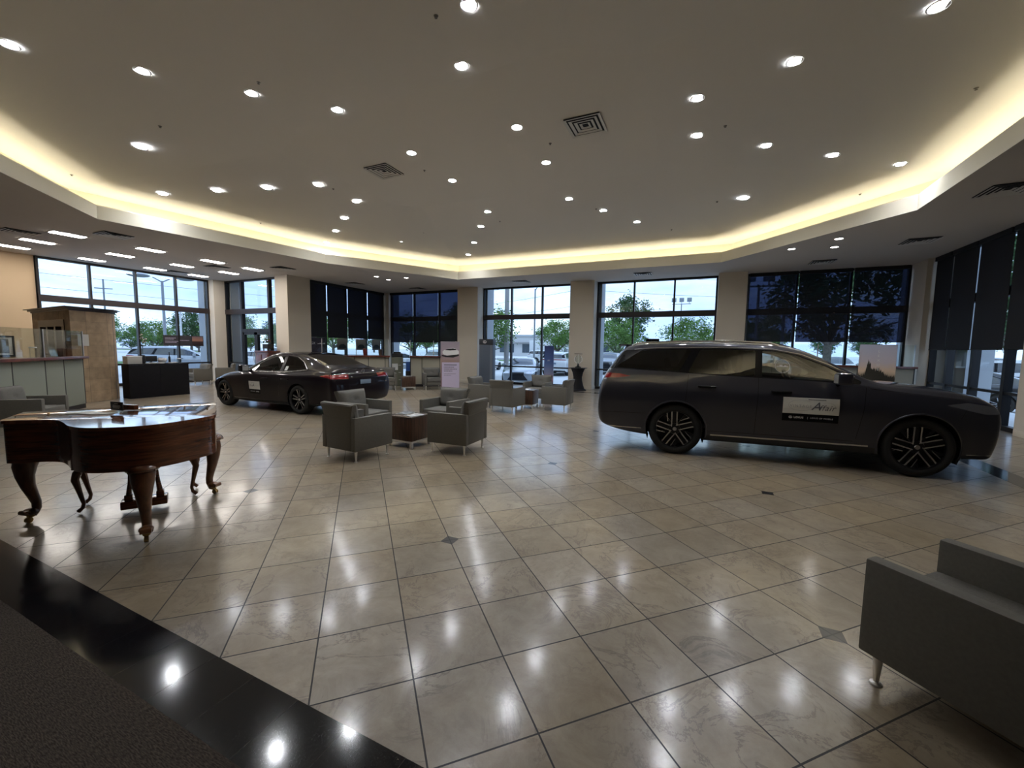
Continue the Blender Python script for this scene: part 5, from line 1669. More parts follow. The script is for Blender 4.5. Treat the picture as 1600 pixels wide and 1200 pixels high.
def build_car(spec):
    sg = spec
    bm = subdivide(car_cage(sg['stations'], sg['bulge_r'], sg['bulge_f']), sg.get('level', 3))
    root = thing(sg['name'], sg['label'], 'car', sg['loc'], sg['rz'])
    up = lambda c, n: c.z > 0.5
    BODY, DLO, GF, GR, WS, BL, TAIL, LAMP, GRL, UND, SEAM, TRIM, LOW, DEL = range(14)
    # underside
    rl = bm.faces.layers.int['reg']
    for f in bm.faces:
        c = f.calc_center_median()
        if f.normal.z < -0.75 and c.z < 0.5: f[rl] = UND
    side = lambda c, n: abs(n.y) > 0.22
    R_ = sg['reg']
    if 'low' in R_: cut_region(bm, R_['low'], 'side', LOW, lambda c, n: c.z < 0.6 and n.z > -0.75, only=(BODY,))
    for s_ in R_.get('seams', []): cut_region(bm, s_, 'side', SEAM, side, only=(BODY, LOW))
    for p in R_.get('trim', []): cut_region(bm, p, 'side', TRIM, side, only=(BODY,))
    for p in R_.get('trim_end', []): cut_region(bm, p, 'end', TRIM, lambda c, n: c.x < -0.9, only=(BODY,))
    cut_region(bm, R_['dlo'], 'side', DLO, lambda c, n: abs(n.y) > 0.10 and abs(c.y) > 0.4, only=(BODY, SEAM, TRIM))
    for p in R_['glass_front']: cut_region(bm, p, 'side', GF, side, only=(DLO,))
    for p in R_['glass_rear']: cut_region(bm, p, 'side', GR, side, only=(DLO,))
    cut_region(bm, R_['screen'], 'top', WS, lambda c, n: n.z > 0.3 and c.x > sg['xmid'], only=(BODY, DLO))
    cut_region(bm, R_['backlight'], sg.get('blproj', 'top'), BL, lambda c, n: c.x < sg['xmid'] and c.z > sg['zback'] and (abs(n.y) < 0.75), only=(BODY, DLO))
    for (p, pr, cond) in R_['tail']: cut_region(bm, p, pr, TAIL, cond, only=(BODY,))
    for (p, pr, cond) in R_['lamp']: cut_region(bm, p, pr, LAMP, cond, only=(BODY,))
    for (p, pr, cond) in R_['grille']: cut_region(bm, p, pr, GRL, cond, only=(BODY, LOW))
    for wx in (0.0, sg['wb']):
        cut_region(bm, circle(wx, sg['rt'] + 0.005, sg['arch']), 'side', DEL, lambda c, n: abs(c.y) > 0.35 or c.z < 0.5)
    bmesh.ops.delete(bm, geom=[f for f in bm.faces if f[rl] == DEL], context='FACES')
    body = extract(bm, BODY, 'body', sg['paint'], root, split=False)
    extract(bm, DLO, 'window_surround', M['car_black'], root)
    extract(bm, GF, 'front_side_window', M['car_glass'], root)
    extract(bm, GR, 'rear_side_window', M[sg.get('rearglass', 'privacy')], root)
    extract(bm, WS, 'windscreen', M['car_glass'], root)
    extract(bm, BL, 'rear_window', M[sg.get('blglass', 'privacy')], root)
    extract(bm, TAIL, 'tail_light', M['tail'], root, off=0.001)
    extract(bm, LAMP, 'headlight', M['lamp'], root, off=0.001)
    extract(bm, GRL, 'grille', M['grille'], root)
    extract(bm, UND, 'underbody', M['car_plastic'], root, split=False)
    extract(bm, SEAM, 'door_gap', M['seam'], root, off=-0.001, split=False)
    extract(bm, LOW, 'lower_cladding', M[sg.get('lowmat', 'car_plastic')], root)
    extract(bm, TRIM, 'bright_trim', M['bright'], root, off=0.0015)
    full = BVHTree.FromBMesh(bm)
    def surf(x, z, s_, off=0.002):
        h = full.ray_cast(Vector((x, s_ * 1.6, z)), Vector((0, -s_, 0)))
        y = h[0].y if h[0] else s_ * 0.95
        return y + s_ * off
    bm.free()
    # wheel wells, wheels
    for wx in (0.0, sg['wb']):
        for s_ in (-1, 1):
            b = MB()
            a_ = sg['arch'] + 0.004; y0, y1 = 0.55, sg['hw'] - 0.035
            ring = [(wx + a_ * math.cos(t_), sg['rt'] + a_ * math.sin(t_)) for t_ in [R(-25) + R(230) * k / 18 for k in range(19)]]
            for p, q in zip(ring, ring[1:]):
                if p[1] < 0.14 or q[1] < 0.14: continue
                b.quad((p[0], s_ * y0, p[1]), (q[0], s_ * y0, q[1]), (q[0], s_ * y1, q[1]), (p[0], s_ * y1, p[1]))
            b.poly([(wx + a_ * math.cos(t_), s_ * y0, max(0.2, sg['rt'] + a_ * math.sin(t_))) for t_ in [2 * PI * k / 20 for k in range(20)]])
            b.build('wheel_liner', M['car_plastic'], root)
            make_wheel(root, wx, s_ * (sg['hw'] - sg['tw'] / 2 - 0.012), s_, sg['rt'], sg['rr'], sg['tw'], sg['style'])
    return root, surf

def conform(me, surf, s_, off):
    """drape a flat XZ mesh over the flank of a car"""
    for v in me.vertices:
        v.co.y = surf(v.co.x, v.co.z, s_, off)
    me.update()

def door_handle(root, surf, x, z, s_, m, chrome=True):
    y = surf(x, z, s_, 0.0)
    b = MB()
    b.box(x - 0.125, x + 0.125, y - 0.004 if s_ > 0 else y - 0.032, y + 0.032 if s_ > 0 else y + 0.004, z - 0.017, z + 0.013, bevel=0.010, seg=3)
    o = b.build('door_handle', m, root)
def mirror(root, surf, x, z, s_, paint):
    y = surf(x, z, s_, 0.0)
    b = MB(); b.tube([(x, y - s_ * 0.02, z - 0.02), (x - 0.01, y + s_ * 0.07, z - 0.01), (x - 0.02, y + s_ * 0.12, z + 0.03)], [0.045, 0.03, 0.03], 10, squash=(0.6, 1)); arm = b.build('mirror_arm', M['car_black'], root)
    b = MB(); b.box(x - 0.085, x + 0.075, y + s_ * 0.10 if s_ > 0 else y - 0.30, y + 0.30 if s_ > 0 else y - 0.10, z - 0.02, z + 0.145, bevel=0.045, seg=4); b.build('mirror_shell', paint, root)
    b = MB(); b.box(x - 0.088, x - 0.086, min(y + s_ * 0.125, y + s_ * 0.275), max(y + s_ * 0.125, y + s_ * 0.275), z + 0.005, z + 0.12); b.build('mirror_glass', M['chrome'], root)
def car_interior(root, xs, zfloor, zbelt, hw, seatz, xdash):
    b = MB(); b.box(-0.9, xdash + 0.25, -hw + 0.16, hw - 0.16, zfloor, zfloor + 0.06); b.build('cabin_floor', M['leather'], root)
    b = MB(); b.box(xdash - 0.12, xdash + 0.38, -hw + 0.17, hw - 0.17, zbelt - 0.32, zbelt - 0.03, bevel=0.05, seg=3); b.build('dashboard', M['leather'], root)
    for x in xs:
        for s_ in (-1, 1):
            b = MB()
            b.box(x - 0.22, x + 0.28, s_ * 0.38 - 0.25, s_ * 0.38 + 0.25, seatz - 0.14, seatz, bevel=0.05, seg=3)
            mt = Matrix.Translation((x - 0.22, s_ * 0.38, seatz - 0.03)) @ Matrix.Rotation(R(-14), 4, 'Y')
            b.box(-0.07, 0.05, -0.24, 0.24, 0.0, 0.56, bevel=0.05, seg=3, mtx=mt)
            b.box(-0.06, 0.03, -0.13, 0.13, 0.59, 0.76, bevel=0.035, seg=3, mtx=mt)
            b.build('seat', M['leather'], root)
    b = MB()
    N = 20
    mt = Matrix.Translation((xdash - 0.28, -0.38 * -1, zbelt - 0.06)) @ Matrix.Rotation(R(65), 4, 'Y')
    b.tube([tuple(mt @ Vector((0.185 * math.cos(2 * PI * i / N), 0.185 * math.sin(2 * PI * i / N), 0))) for i in range(N + 1)], 0.016, 8)
    b.tube([tuple(mt @ Vector((0, -0.18, 0))), tuple(mt @ Vector((0, 0.18, 0)))], 0.018, 6)
    b.build('steering_wheel', M['leather'], root)

def door_sign(root, surf, s_, cx, cz, w_, h_, dark=True):
    """white magnetic panel with grey lettering over a black strip with the maker's name"""
    def panel(name, x0, x1, z0, z1, m, off, n=8):
        b = MB()
        for i in range(n):
            for j in range(3):
                xa, xb = x0 + (x1 - x0) * i / n, x0 + (x1 - x0) * (i + 1) / n
                za, zb = z0 + (z1 - z0) * j / 3, z0 + (z1 - z0) * (j + 1) / 3
                b.quad((xa, 0, za), (xb, 0, za), (xb, 0, zb), (xa, 0, zb))
        bmesh.ops.remove_doubles(b.bm, verts=b.bm.verts[:], dist=1e-5)
        o = b.build(name, m, root, fix=False)
        conform(o.data, surf, s_, off)
        return o
    sgn = panel('door_sign', cx - w_ / 2, cx + w_ / 2, cz - h_ / 2, cz + h_ / 2, M['paper'], 0.003)
    blk = panel('dealer_strip', cx - w_ / 2, cx + w_ / 2, cz - h_ / 2 - 0.11, cz - h_ / 2 - 0.002, M['car_black'], 0.003)
    d = -s_    # text must read left to right for somebody looking at this flank
    def put(body, size, x, z, m, parent, name='lettering', **kw):
        me = text_mesh(body, size, extrude=0.0, **kw)
        for v in me.vertices:
            v.co.x = x + d * v.co.x if s_ > 0 else x + v.co.x
            v.co.z += z
        me.materials.append(m)
        conform(me, surf, s_, 0.0048)
        o = bpy.data.objects.new(name, me); COL.objects.link(o); o.parent = parent
        return o
    k = w_ / 0.65
    put('VINTAGE', 0.052 * k, cx - 0.115 * k, cz - 0.005 * k, M['palefill'], sgn, 'sign_word', spacing=1.25)
    put('A', 0.16 * k, cx + 0.06 * k, cz - 0.005 * k, M['ink'], sgn, 'sign_word', shear=0.35)
    put('ffair', 0.105 * k, cx + 0.185 * k, cz - 0.02 * k, M['ink'], sgn, 'sign_word', shear=0.35, spacing=1.1)
    b = MB()
    rnd = random.Random(6); x = cx - 0.03 * k
    while x < cx + 0.17 * k:
        l_ = rnd.uniform(0.006, 0.012) * k; b.quad((x, 0, cz + 0.082 * k), (x + l_, 0, cz + 0.082 * k), (x + l_, 0, cz + 0.094 * k), (x, 0, cz + 0.094 * k)); x += l_ + 0.003
    o = b.build('small_print', M['ink'], sgn, fix=False); conform(o.data, surf, s_, 0.0048)
    # the thin oval flourish
    b = MB()
    N = 40
    for i in range(N):
        a0, a1 = PI * 0.25 + 1.62 * PI * i / N, PI * 0.25 + 1.62 * PI * (i + 1) / N
        pt = lambda a, r_: (cx - 0.11 * k + (0.15 * k - r_) * math.cos(a), 0, cz + 0.005 * k + (0.075 * k - r_) * math.sin(a))
        b.quad(pt(a0, 0), pt(a1, 0), pt(a1, 0.003 * k), pt(a0, 0.003 * k))
    for i in range(20):
        a0, a1 = -0.5 + 2.6 * i / 20, -0.5 + 2.6 * (i + 1) / 20
        pt = lambda a, r_: (cx + 0.19 * k + (0.09 * k - r_) * math.cos(a), 0, cz + 0.005 * k + (0.05 * k - r_) * math.sin(a))
        b.quad(pt(a0, 0), pt(a1, 0), pt(a1, 0.003 * k), pt(a0, 0.003 * k))
    o = b.build('flourish', M['palefill'], sgn, fix=False); conform(o.data, surf, s_, 0.0045)
    zt = cz - h_ / 2 - 0.055
    put('LEXUS', 0.036 * k, cx - 0.13 * k, zt, M['white'], blk, 'dealer_word', bold=0.0008, spacing=1.15)
    put('|', 0.036 * k, cx - 0.025 * k, zt, M['white'], blk, 'dealer_word')
    put('LEXUS OF MOBILE', 0.030 * k, cx + 0.135 * k, zt, M['white'], blk, 'dealer_word', spacing=1.08)
    me_o = emblem(blk, 0.022 * k, M['white'], (0, 0, 0), name='maker_emblem', w_=0.004)
    for v in me_o.data.vertices: v.co.x += cx - 0.225 * k; v.co.z += zt
    conform(me_o.data, surf, s_, 0.0048)

# ---- large grey three-row car
def S(xs, pts, zc0, zc1):
    """xs: one x or ten; pts: eight (y, z)"""
    if not isinstance(xs, (list, tuple)): xs = [xs] * 10
    return [(xs[0], 0, zc0)] + [(xs[i + 1], p[0], p[1]) for i, p in enumerate(pts)] + [(xs[9], 0, zc1)]
suv_st = [
    S([-1.14, -1.14, -1.18, -1.20, -1.19, -1.17, -1.07, -0.86, -0.83, -0.84], [(.62, .40), (.80, .46), (.86, .62), (.87, .86), (.84, 1.03), (.76, 1.27), (.62, 1.58), (.46, 1.655)], .40, 1.675),
    S([-1.0, -1.0, -1.04, -1.08, -1.06, -1.02, -.93, -.76, -.74, -.74], [(.72, .33), (.93, .40), (.965, .60), (.975, .86), (.955, 1.04), (.875, 1.29), (.70, 1.61), (.52, 1.69)], .33, 1.715),
    S([-.62, -.62, -.62, -.62, -.62, -.62, -.58, -.5, -.5, -.5], [(.80, .27), (.965, .34), (.985, .60), (.993, .86), (.975, 1.045), (.905, 1.275), (.735, 1.645), (.56, 1.725)], .27, 1.755),
    S(0.0, [(.80, .24), (.965, .31), (.985, .60), (.997, .86), (.98, 1.04), (.91, 1.262), (.745, 1.665), (.57, 1.742)], .24, 1.775),
    S(0.6, [(.80, .24), (.955, .30), (.97, .56), (.990, .86), (.975, 1.03), (.908, 1.252), (.75, 1.668), (.575, 1.745)], .24, 1.782),
    S(1.15, [(.80, .24), (.955, .30), (.968, .56), (.988, .86), (.973, 1.02), (.906, 1.240), (.745, 1.655), (.57, 1.735)], .24, 1.775),
    S([1.6] * 7 + [1.58, 1.50, 1.50], [(.80, .24), (.955, .30), (.968, .56), (.987, .86), (.972, 1.01), (.904, 1.228), (.725, 1.60), (.56, 1.695)], .24, 1.74),
    S([2.0] * 7 + [2.0, 1.86, 1.84], [(.80, .24), (.955, .30), (.97, .57), (.988, .85), (.972, .995), (.905, 1.208), (.78, 1.435), (.585, 1.56)], .24, 1.60),
    S([2.38] * 7 + [2.36, 2.24, 2.20], [(.80, .24), (.955, .30), (.975, .58), (.992, .84), (.976, .985), (.925, 1.165), (.85, 1.245), (.62, 1.36)], .24, 1.40),
    S([2.66] * 7 + [2.62, 2.56, 2.54], [(.80, .24), (.96, .31), (.982, .60), (.997, .84), (.982, .975), (.945, 1.11), (.855, 1.175), (.62, 1.215)], .24, 1.235),
    S(2.95, [(.80, .25), (.96, .32), (.985, .60), (.997, .84), (.98, .965), (.94, 1.08), (.84, 1.145), (.60, 1.180)], .25, 1.195),
    S(3.32, [(.78, .26), (.94, .33), (.965, .58), (.97, .82), (.95, .94), (.905, 1.04), (.80, 1.105), (.58, 1.140)], .26, 1.155),
    S([3.58, 3.58, 3.58, 3.60, 3.60, 3.58, 3.54, 3.50, 3.50, 3.50], [(.72, .26), (.87, .33), (.895, .56), (.90, .80), (.88, .92), (.84, 1.005), (.745, 1.07), (.55, 1.105)], .26, 1.12),
    S([3.74, 3.74, 3.77, 3.80, 3.81, 3.79, 3.76, 3.72, 3.73, 3.745], [(.60, .27), (.75, .33), (.785, .54), (.79, .77), (.775, .89), (.735, .965), (.64, 1.02), (.46, 1.05)], .27, 1.066),
]
SUVHEAD = R(4.3)
_e = Vector((math.cos(SUVHEAD), math.sin(SUVHEAD))); _n = Vector((-_e.y, _e.x))
_o = Vector((-0.335, 6.74)) + _n * 0.99
suv_spec = dict(name='suv', label='large dark graphite three-row car parked on the tiles, seen from its side', loc=(_o.x, _o.y, 0.001), rz=SUVHEAD,
    stations=suv_st, bulge_r=[0, -.02, -.04, -.05, -.05, -.05, -.05, -.05, -.03, 0], bulge_f=[0, .09, .11, .12, .13, .13, .12, .08, .04, 0],
    paint=paint_grey, wb=2.95, rt=0.392, rr=0.285, tw=0.265, arch=0.435, hw=0.985, style='suv', xmid=1.0, zback=1.2, blproj='end',
    reg=dict(
        dlo=smooth_poly([(-1.20, 1.315), (-0.80, 1.60), (-0.3, 1.635), (0.6, 1.652), (1.25, 1.638), (1.62, 1.565), (1.95, 1.425), (2.32, 1.225), (2.30, 1.185), (1.6, 1.215), (0.6, 1.245), (-0.3, 1.285)], 3, 0.03),
        glass_rear=[smooth_poly([(-0.95, 1.325), (-0.58, 1.585), (-0.3, 1.615), (0.20, 1.628), (0.02, 1.288), (-0.3, 1.305)], 3, 0.05), smooth_poly([(0.15, 1.275), (0.32, 1.632), (1.06, 1.628), (1.05, 1.248)], 3, 0.03)],
        glass_front=[smooth_poly([(1.14, 1.244), (1.15, 1.625), (1.28, 1.617), (1.60, 1.552), (1.92, 1.415), (2.19, 1.262), (2.17, 1.212)], 3, 0.025)],
        screen=[(1.60, -.60), (1.56, -.3), (1.55, 0), (1.56, .3), (1.60, .60), (2.30, .80), (2.42, .5), (2.47, 0), (2.42, -.5), (2.30, -.80)],
        backlight=smooth_poly([(-.70, 1.28), (.70, 1.28), (.58, 1.575), (-.58, 1.575)], 3, 0.05),
        seams=[strip((0.10, 0.44), (0.16, 1.245), 0.006), strip((1.075, 0.40), (1.10, 1.235), 0.006), strip((2.28, 0.45), (2.33, 0.80), 0.006), strip((2.33, 0.80), (2.36, 1.15), 0.006), strip((0.45, 0.405), (2.25, 0.415), 0.006),
               strip((2.40, 1.135), (3.56, 1.02), 0.006), strip((-1.17, 0.60), (-0.47, 0.615), 0.006), strip((3.40, 0.92), (3.34, 0.80), 0.005)],
        trim=[strip((-1.12, 0.365), (-0.50, 0.372), 0.012), strip((0.50, 0.348), (2.42, 0.362), 0.020), strip((3.45, 0.335), (3.85, 0.345), 0.010)],
        low=[(-0.45, 0.20), (-0.45, 0.335), (2.5, 0.345), (2.5, 0.20)],
        tail=[([(-1.30, 1.145), (-0.90, 1.160), (-0.68, 1.190), (-0.86, 1.225), (-1.30, 1.245)], 'side', lambda c, n: c.x < -0.6)],
        lamp=[(smooth_poly([(3.18, .965), (3.42, 1.0), (3.66, .965), (3.76, .93), (3.76, .875), (3.60, .865), (3.42, .905)], 3, 0.03), 'side', lambda c, n: c.x > 3.0)],
        grille=[(smooth_poly([(-.42, .98), (.42, .98), (.50, .80), (.68, .46), (.55, .34), (-.55, .34), (-.68, .46), (-.50, .80)], 3, 0.06), 'end', lambda c, n: c.x > 3.3 and n.x > 0.3)],
    ))
suv, suv_surf = build_car(suv_spec)
for s_ in (-1, 1):
    door_handle(suv, suv_surf, 0.42, 1.075, s_, M['car_black']); door_handle(suv, suv_surf, 1.38, 1.045, s_, M['car_black'])
    mirror(suv, suv_surf, 2.05, 1.20, s_, paint_grey)
    # roof rail
    b = MB()
    pts = [(x, s_ * (0.70 - (0.02 if x < 0 else 0)), z) for x, z in ((-0.70, 1.68), (-0.62, 1.722), (0.0, 1.752), (0.7, 1.762), (1.25, 1.74), (1.36, 1.70))]
    b.tube(pts, 0.014, 8); b.build('roof_rail', M['bright'], suv)
    # bright line over the windows
    b = MB(); P_ = [(-0.66, 1.618), (-0.3, 1.648), (0.2, 1.66), (0.8, 1.664), (1.28, 1.650), (1.64, 1.578), (1.97, 1.438), (2.25, 1.285)]
    b.tube([(x, suv_surf(x, z, s_, 0.003), z) for x, z in P_], 0.006, 6); b.build('window_line', M['bright'], suv)
    # arch lip
    for wx in (0.0, 2.95):
        b = MB(); b.tube([(wx + 0.44 * math.cos(t_), suv_surf(wx + 0.455 * math.cos(t_), 0.397 + 0.455 * math.sin(t_), s_, 0.0), 0.397 + 0.44 * math.sin(t_)) for t_ in [R(-12) + R(204) * k / 24 for k in range(25)]], 0.012, 8)
        b.build('arch_lip', paint_grey, suv)
b = MB(); b.box(-0.93, -0.70, -0.60, 0.60, 1.672, 1.700, bevel=0.012); b.build('roof_spoiler', paint_grey, suv)
b = MB(); b.prism([(-0.52, -0.006), (-0.30, -0.012), (-0.30, 0.012), (-0.52, 0.006)], 1.755, 1.81, bevel=0.004); b.build('antenna_fin', M['car_black'], suv)
b = MB(); b.box(-1.272, -1.245, -0.26, 0.26, 0.86, 0.99, bevel=0.004); b.build('number_plate', M['plate'], suv)
car_interior(suv, (1.15, 0.25), 0.42, 1.20, 0.98, 0.78, 2.05)
door_sign(suv, suv_surf, -1, 1.735, 0.865, 0.66, 0.225)
# round sticker inside the front side window
st_ = emblem(suv, 0.001, M['white'], (0, 0, 0), name='window_sticker')
bpy.data.objects.remove(st_)
b = MB()
for i in range(36):
    a0, a1 = 2 * PI * i / 36, 2 * PI * (i + 1) / 36
    b.quad(*[(1.40 + r_ * math.cos(a), 0, 1.405 + r_ * math.sin(a)) for a, r_ in ((a0, 0.095), (a1, 0.095), (a1, 0.088), (a0, 0.088))])
o = b.build('window_sticker', M['palefill'], suv, fix=False); conform(o.data, suv_surf, -1, 0.003)
b = MB(); b.box(1.33, 1.47, 0, 0.001, 1.395, 1.405); b.box(1.36, 1.40, 0, 0.001, 1.405, 1.425); b.box(1.42, 1.45, 0, 0.001, 1.405, 1.418)
o2 = b.build('sticker_print', M['palefill'], o); conform(o2.data, suv_surf, -1, 0.0035)

# ---- black sedan
sed_st = [
    S([-1.08, -1.08, -1.11, -1.13, -1.12, -1.09, -1.03, -0.98, -0.98, -0.99], [(.60, .30), (.76, .38), (.80, .56), (.81, .76), (.78, .90), (.71, 1.005), (.58, 1.05), (.40, 1.075)], .30, 1.085),
    S([-.92, -.92, -.95, -.98, -.97, -.95, -.90, -.86, -.86, -.86], [(.68, .26), (.85, .34), (.885, .56), (.895, .76), (.865, .90), (.785, 1.01), (.63, 1.065), (.44, 1.09)], .26, 1.10),
    S([-.55] * 7 + [-.58, -.60, -.60], [(.74, .22), (.90, .29), (.92, .54), (.930, .75), (.905, .905), (.825, 1.01), (.655, 1.105), (.46, 1.135)], .22, 1.145),
    S([-.15] * 7 + [-.15, -.12, -.10], [(.76, .19), (.91, .26), (.925, .52), (.935, .74), (.91, .90), (.838, .992), (.635, 1.235), (.47, 1.29)], .19, 1.305),
    S(0.25, [(.76, .18), (.905, .24), (.92, .50), (.932, .73), (.908, .885), (.842, .975), (.615, 1.335), (.46, 1.385)], .18, 1.40),
    S(0.75, [(.76, .17), (.90, .23), (.913, .48), (.928, .72), (.905, .875), (.845, .962), (.61, 1.37), (.45, 1.42)], .17, 1.438),
    S([1.22] * 7 + [1.20, 1.16, 1.16], [(.76, .17), (.90, .23), (.912, .48), (.926, .71), (.903, .865), (.845, .950), (.612, 1.345), (.455, 1.40)], .17, 1.42),
    S([1.62] * 7 + [1.58, 1.50, 1.48], [(.76, .17), (.90, .23), (.914, .48), (.928, .70), (.905, .855), (.85, .940), (.665, 1.225), (.49, 1.305)], .17, 1.33),
    S([1.98] * 7 + [1.93, 1.84, 1.80], [(.76, .17), (.90, .23), (.918, .48), (.932, .69), (.908, .84), (.856, .925), (.735, 1.065), (.53, 1.145)], .17, 1.175),
    S([2.26] * 7 + [2.24, 2.16, 2.12], [(.76, .18), (.90, .24), (.92, .48), (.933, .68), (.91, .815), (.862, .895), (.76, .955), (.55, .99)], .18, 1.01),
    S(2.58, [(.76, .18), (.90, .24), (.922, .48), (.933, .67), (.908, .79), (.855, .860), (.74, .905), (.52, .935)], .18, .95),
    S(2.95, [(.75, .19), (.885, .25), (.915, .47), (.925, .65), (.90, .755), (.835, .815), (.71, .858), (.49, .885)], .19, .90),
    S([3.30, 3.30, 3.32, 3.34, 3.34, 3.32, 3.28, 3.26, 3.26, 3.27], [(.68, .20), (.80, .26), (.825, .44), (.83, .60), (.80, .69), (.735, .742), (.62, .785), (.43, .812)], .20, .825),
    S([3.48, 3.48, 3.50, 3.54, 3.55, 3.53, 3.48, 3.44, 3.45, 3.47], [(.55, .22), (.66, .27), (.69, .42), (.70, .56), (.67, .645), (.61, .695), (.52, .73), (.36, .752)], .22, .765),
]
sed_spec = dict(name='sedan', label='black four-door sedan parked beyond the piano, seen from its rear quarter', loc=(-8.45, 7.41, 0.001), rz=R(179.0),
    stations=sed_st, bulge_r=[0, -.02, -.04, -.05, -.05, -.05, -.04, -.03, -.02, 0], bulge_f=[0, .12, .14, .16, .16, .15, .13, .10, .05, 0],
    paint=paint_black, wb=2.87, rt=0.342, rr=0.245, tw=0.235, arch=0.375, hw=0.925, style='sedan', xmid=0.8, zback=1.1, blglass='privacy', rearglass='privacy', lowmat='car_black',
    reg=dict(
        dlo=smooth_poly([(-0.22, 1.05), (0.02, 1.20), (0.32, 1.315), (0.75, 1.35), (1.15, 1.33), (1.55, 1.195), (2.02, .965), (1.95, .935), (1.2, .955), (0.4, .975)], 3, 0.03),
        glass_rear=[smooth_poly([(-0.14, 1.052), (0.06, 1.19), (0.33, 1.298), (0.66, 1.33), (0.62, .985), (0.3, 1.0)], 3, 0.03)],
        glass_front=[smooth_poly([(0.72, .982), (0.76, 1.332), (1.13, 1.312), (1.50, 1.185), (1.88, .985), (1.83, .96)], 3, 0.025)],
        screen=[(1.22, -.52), (1.18, -.25), (1.17, 0), (1.18, .25), (1.22, .52), (1.98, .68), (2.08, .4), (2.12, 0), (2.08, -.4), (1.98, -.68)],
        backlight=[(0.28, -.47), (0.32, -.2), (0.32, .2), (0.28, .47), (-0.50, .60), (-0.60, .3), (-0.62, 0), (-0.60, -.3), (-0.50, -.60)],
        seams=[strip((-0.10, 0.62), (-0.16, 0.98), 0.005), strip((0.30, 0.30), (-0.10, 0.62), 0.005), strip((0.68, 0.28), (0.66, .965), 0.005), strip((1.98, 0.30), (2.05, 0.90), 0.005), strip((0.30, 0.285), (2.0, 0.285), 0.005), strip((2.1, 0.885), (3.35, 0.735), 0.005)],
        trim=[strip((0.45, 0.255), (2.45, 0.250), 0.012)], trim_end=[[(-.79, .957), (.79, .957), (.79, .968), (-.79, .968)]],
        low=[(-1.2, 0.15), (-1.2, 0.30), (-0.4, 0.27), (3.6, 0.24), (3.6, 0.15)],
        tail=[([(-1.25, .84), (-0.70, .915), (-0.84, .95), (-1.25, .955)], 'side', lambda c, n: c.x < -0.6 and abs(c.y) > .42)],
        lamp=[(smooth_poly([(2.98, .735), (3.25, .752), (3.50, .71), (3.60, .66), (3.60, .62), (3.40, .635), (3.2, .67)], 3, 0.02), 'side', lambda c, n: c.x > 2.8)],
        grille=[(smooth_poly([(-.36, .70), (.36, .70), (.34, .56), (.56, .27), (-.56, .27), (-.34, .56)], 3, 0.04), 'end', lambda c, n: c.x > 3.1 and n.x > 0.3)],
    ))
sedan, sed_surf = build_car(sed_spec)
for s_ in (-1, 1):
    door_handle(sedan, sed_surf, 0.42, 0.80, s_, paint_black); door_handle(sedan, sed_surf, 1.18, 0.785, s_, paint_black)
    mirror(sedan, sed_surf, 1.80, 0.955, s_, paint_black)
    b = MB(); P_ = [(-0.20, 1.045), (0.03, 1.205), (0.32, 1.325), (0.75, 1.362), (1.15, 1.342), (1.55, 1.205), (1.98, .985)]
    b.tube([(x, sed_surf(x, z, s_, 0.002), z) for x, z in P_], 0.008, 6)
    P_ = [(-0.20, 1.035), (0.4, .968), (1.2, .95), (1.95, .930)]
    b.tube([(x, sed_surf(x, z, s_, 0.002), z) for x, z in P_], 0.007, 6); b.build('window_line', M['bright'], sedan)
b = MB(); b.box(-1.200, -1.180, -0.16, 0.16, 0.70, 0.80, bevel=0.004); b.xf(Matrix.Translation((0.0, 0, 0.02))); b.build('number_plate', M['plate'], sedan)
e_ = emblem(sedan, 0.055, M['bright'], (-1.115, 0, 1.025), rz=-PI / 2, name='boot_emblem', w_=0.012)
car_interior(sedan, (1.05, 0.22), 0.30, 0.93, 0.92, 0.55, 1.78)
door_sign(sedan, sed_surf, 1, 1.83 - 0.25, 0.60, 0.42, 0.20)
b = MB(); b.box(0.47, 0.57, 0, 0.001, 1.0, 1.10); o = b.build('window_paper', M['paper'], sedan); conform(o.data, sed_surf, 1, 0.003)
SKIP = ('door_sign', 'dealer_strip', 'cabin_floor', 'dashboard', 'seat', 'steering_wheel', 'window_sticker', 'window_paper', 'boot_emblem')
# ------------------------------------------------------------------ outside: car park, street, trees, poles
GZ = -0.35
conc = mat('pale_concrete', (0.60, 0.60, 0.60), 0.9, noise=0.06, nscale=0.6)
asph = mat('street_asphalt', (0.20, 0.20, 0.205), 0.9, noise=0.1, nscale=0.8)
grass = mat('grass', (0.11, 0.20, 0.055), 0.95, noise=0.35, nscale=1.5)
stripe = mat('parking_line_white', (0.70, 0.70, 0.68), 0.8)
g = MB(); g.box(-260, 260, -60, 300, GZ - 0.4, GZ); struct('ground', g, conc)
g = MB(); g.box(-20.2, 7.0, 16.99, 18.6, GZ, -0.03); g.box(-22.0, -19.75, -6, 18.6, GZ, -0.031); g.box(6.3, 8.2, -6, 18.6, GZ, -0.032); struct('sidewalk', g, conc)
g = MB(); g.box(-260, 260, 62, 74, GZ, GZ + 0.01); struct('street', g, asph)
for i, (x0, x1, y0, y1) in enumerate(((-34, -15, 42, 46), (14, 80, 40, 49), (-250, 250, 57, 61.8), (-53.5, -45, 2, 48), (-8, 8, 47, 50))):
    g = MB(); g.box(x0, x1, y0, y1, GZ, GZ + 0.06); o = g.build('grass_strip', grass)
    tag(o, ['green grass strip beyond the tall display column', 'grass verge beyond the far right windows', 'long grass verge along the street', 'green bank beyond the outer left car park', 'grass island under the round trees'][i], 'grass', kind='stuff')
g = MB()
for k in range(14):
    x = -24 + 2.9 * k
    g.box(x - 0.05, x + 0.05, 31.5, 37, GZ + 0.001, GZ + 0.004)
g.build('parking_lines', stripe)['kind'] = 'structure'

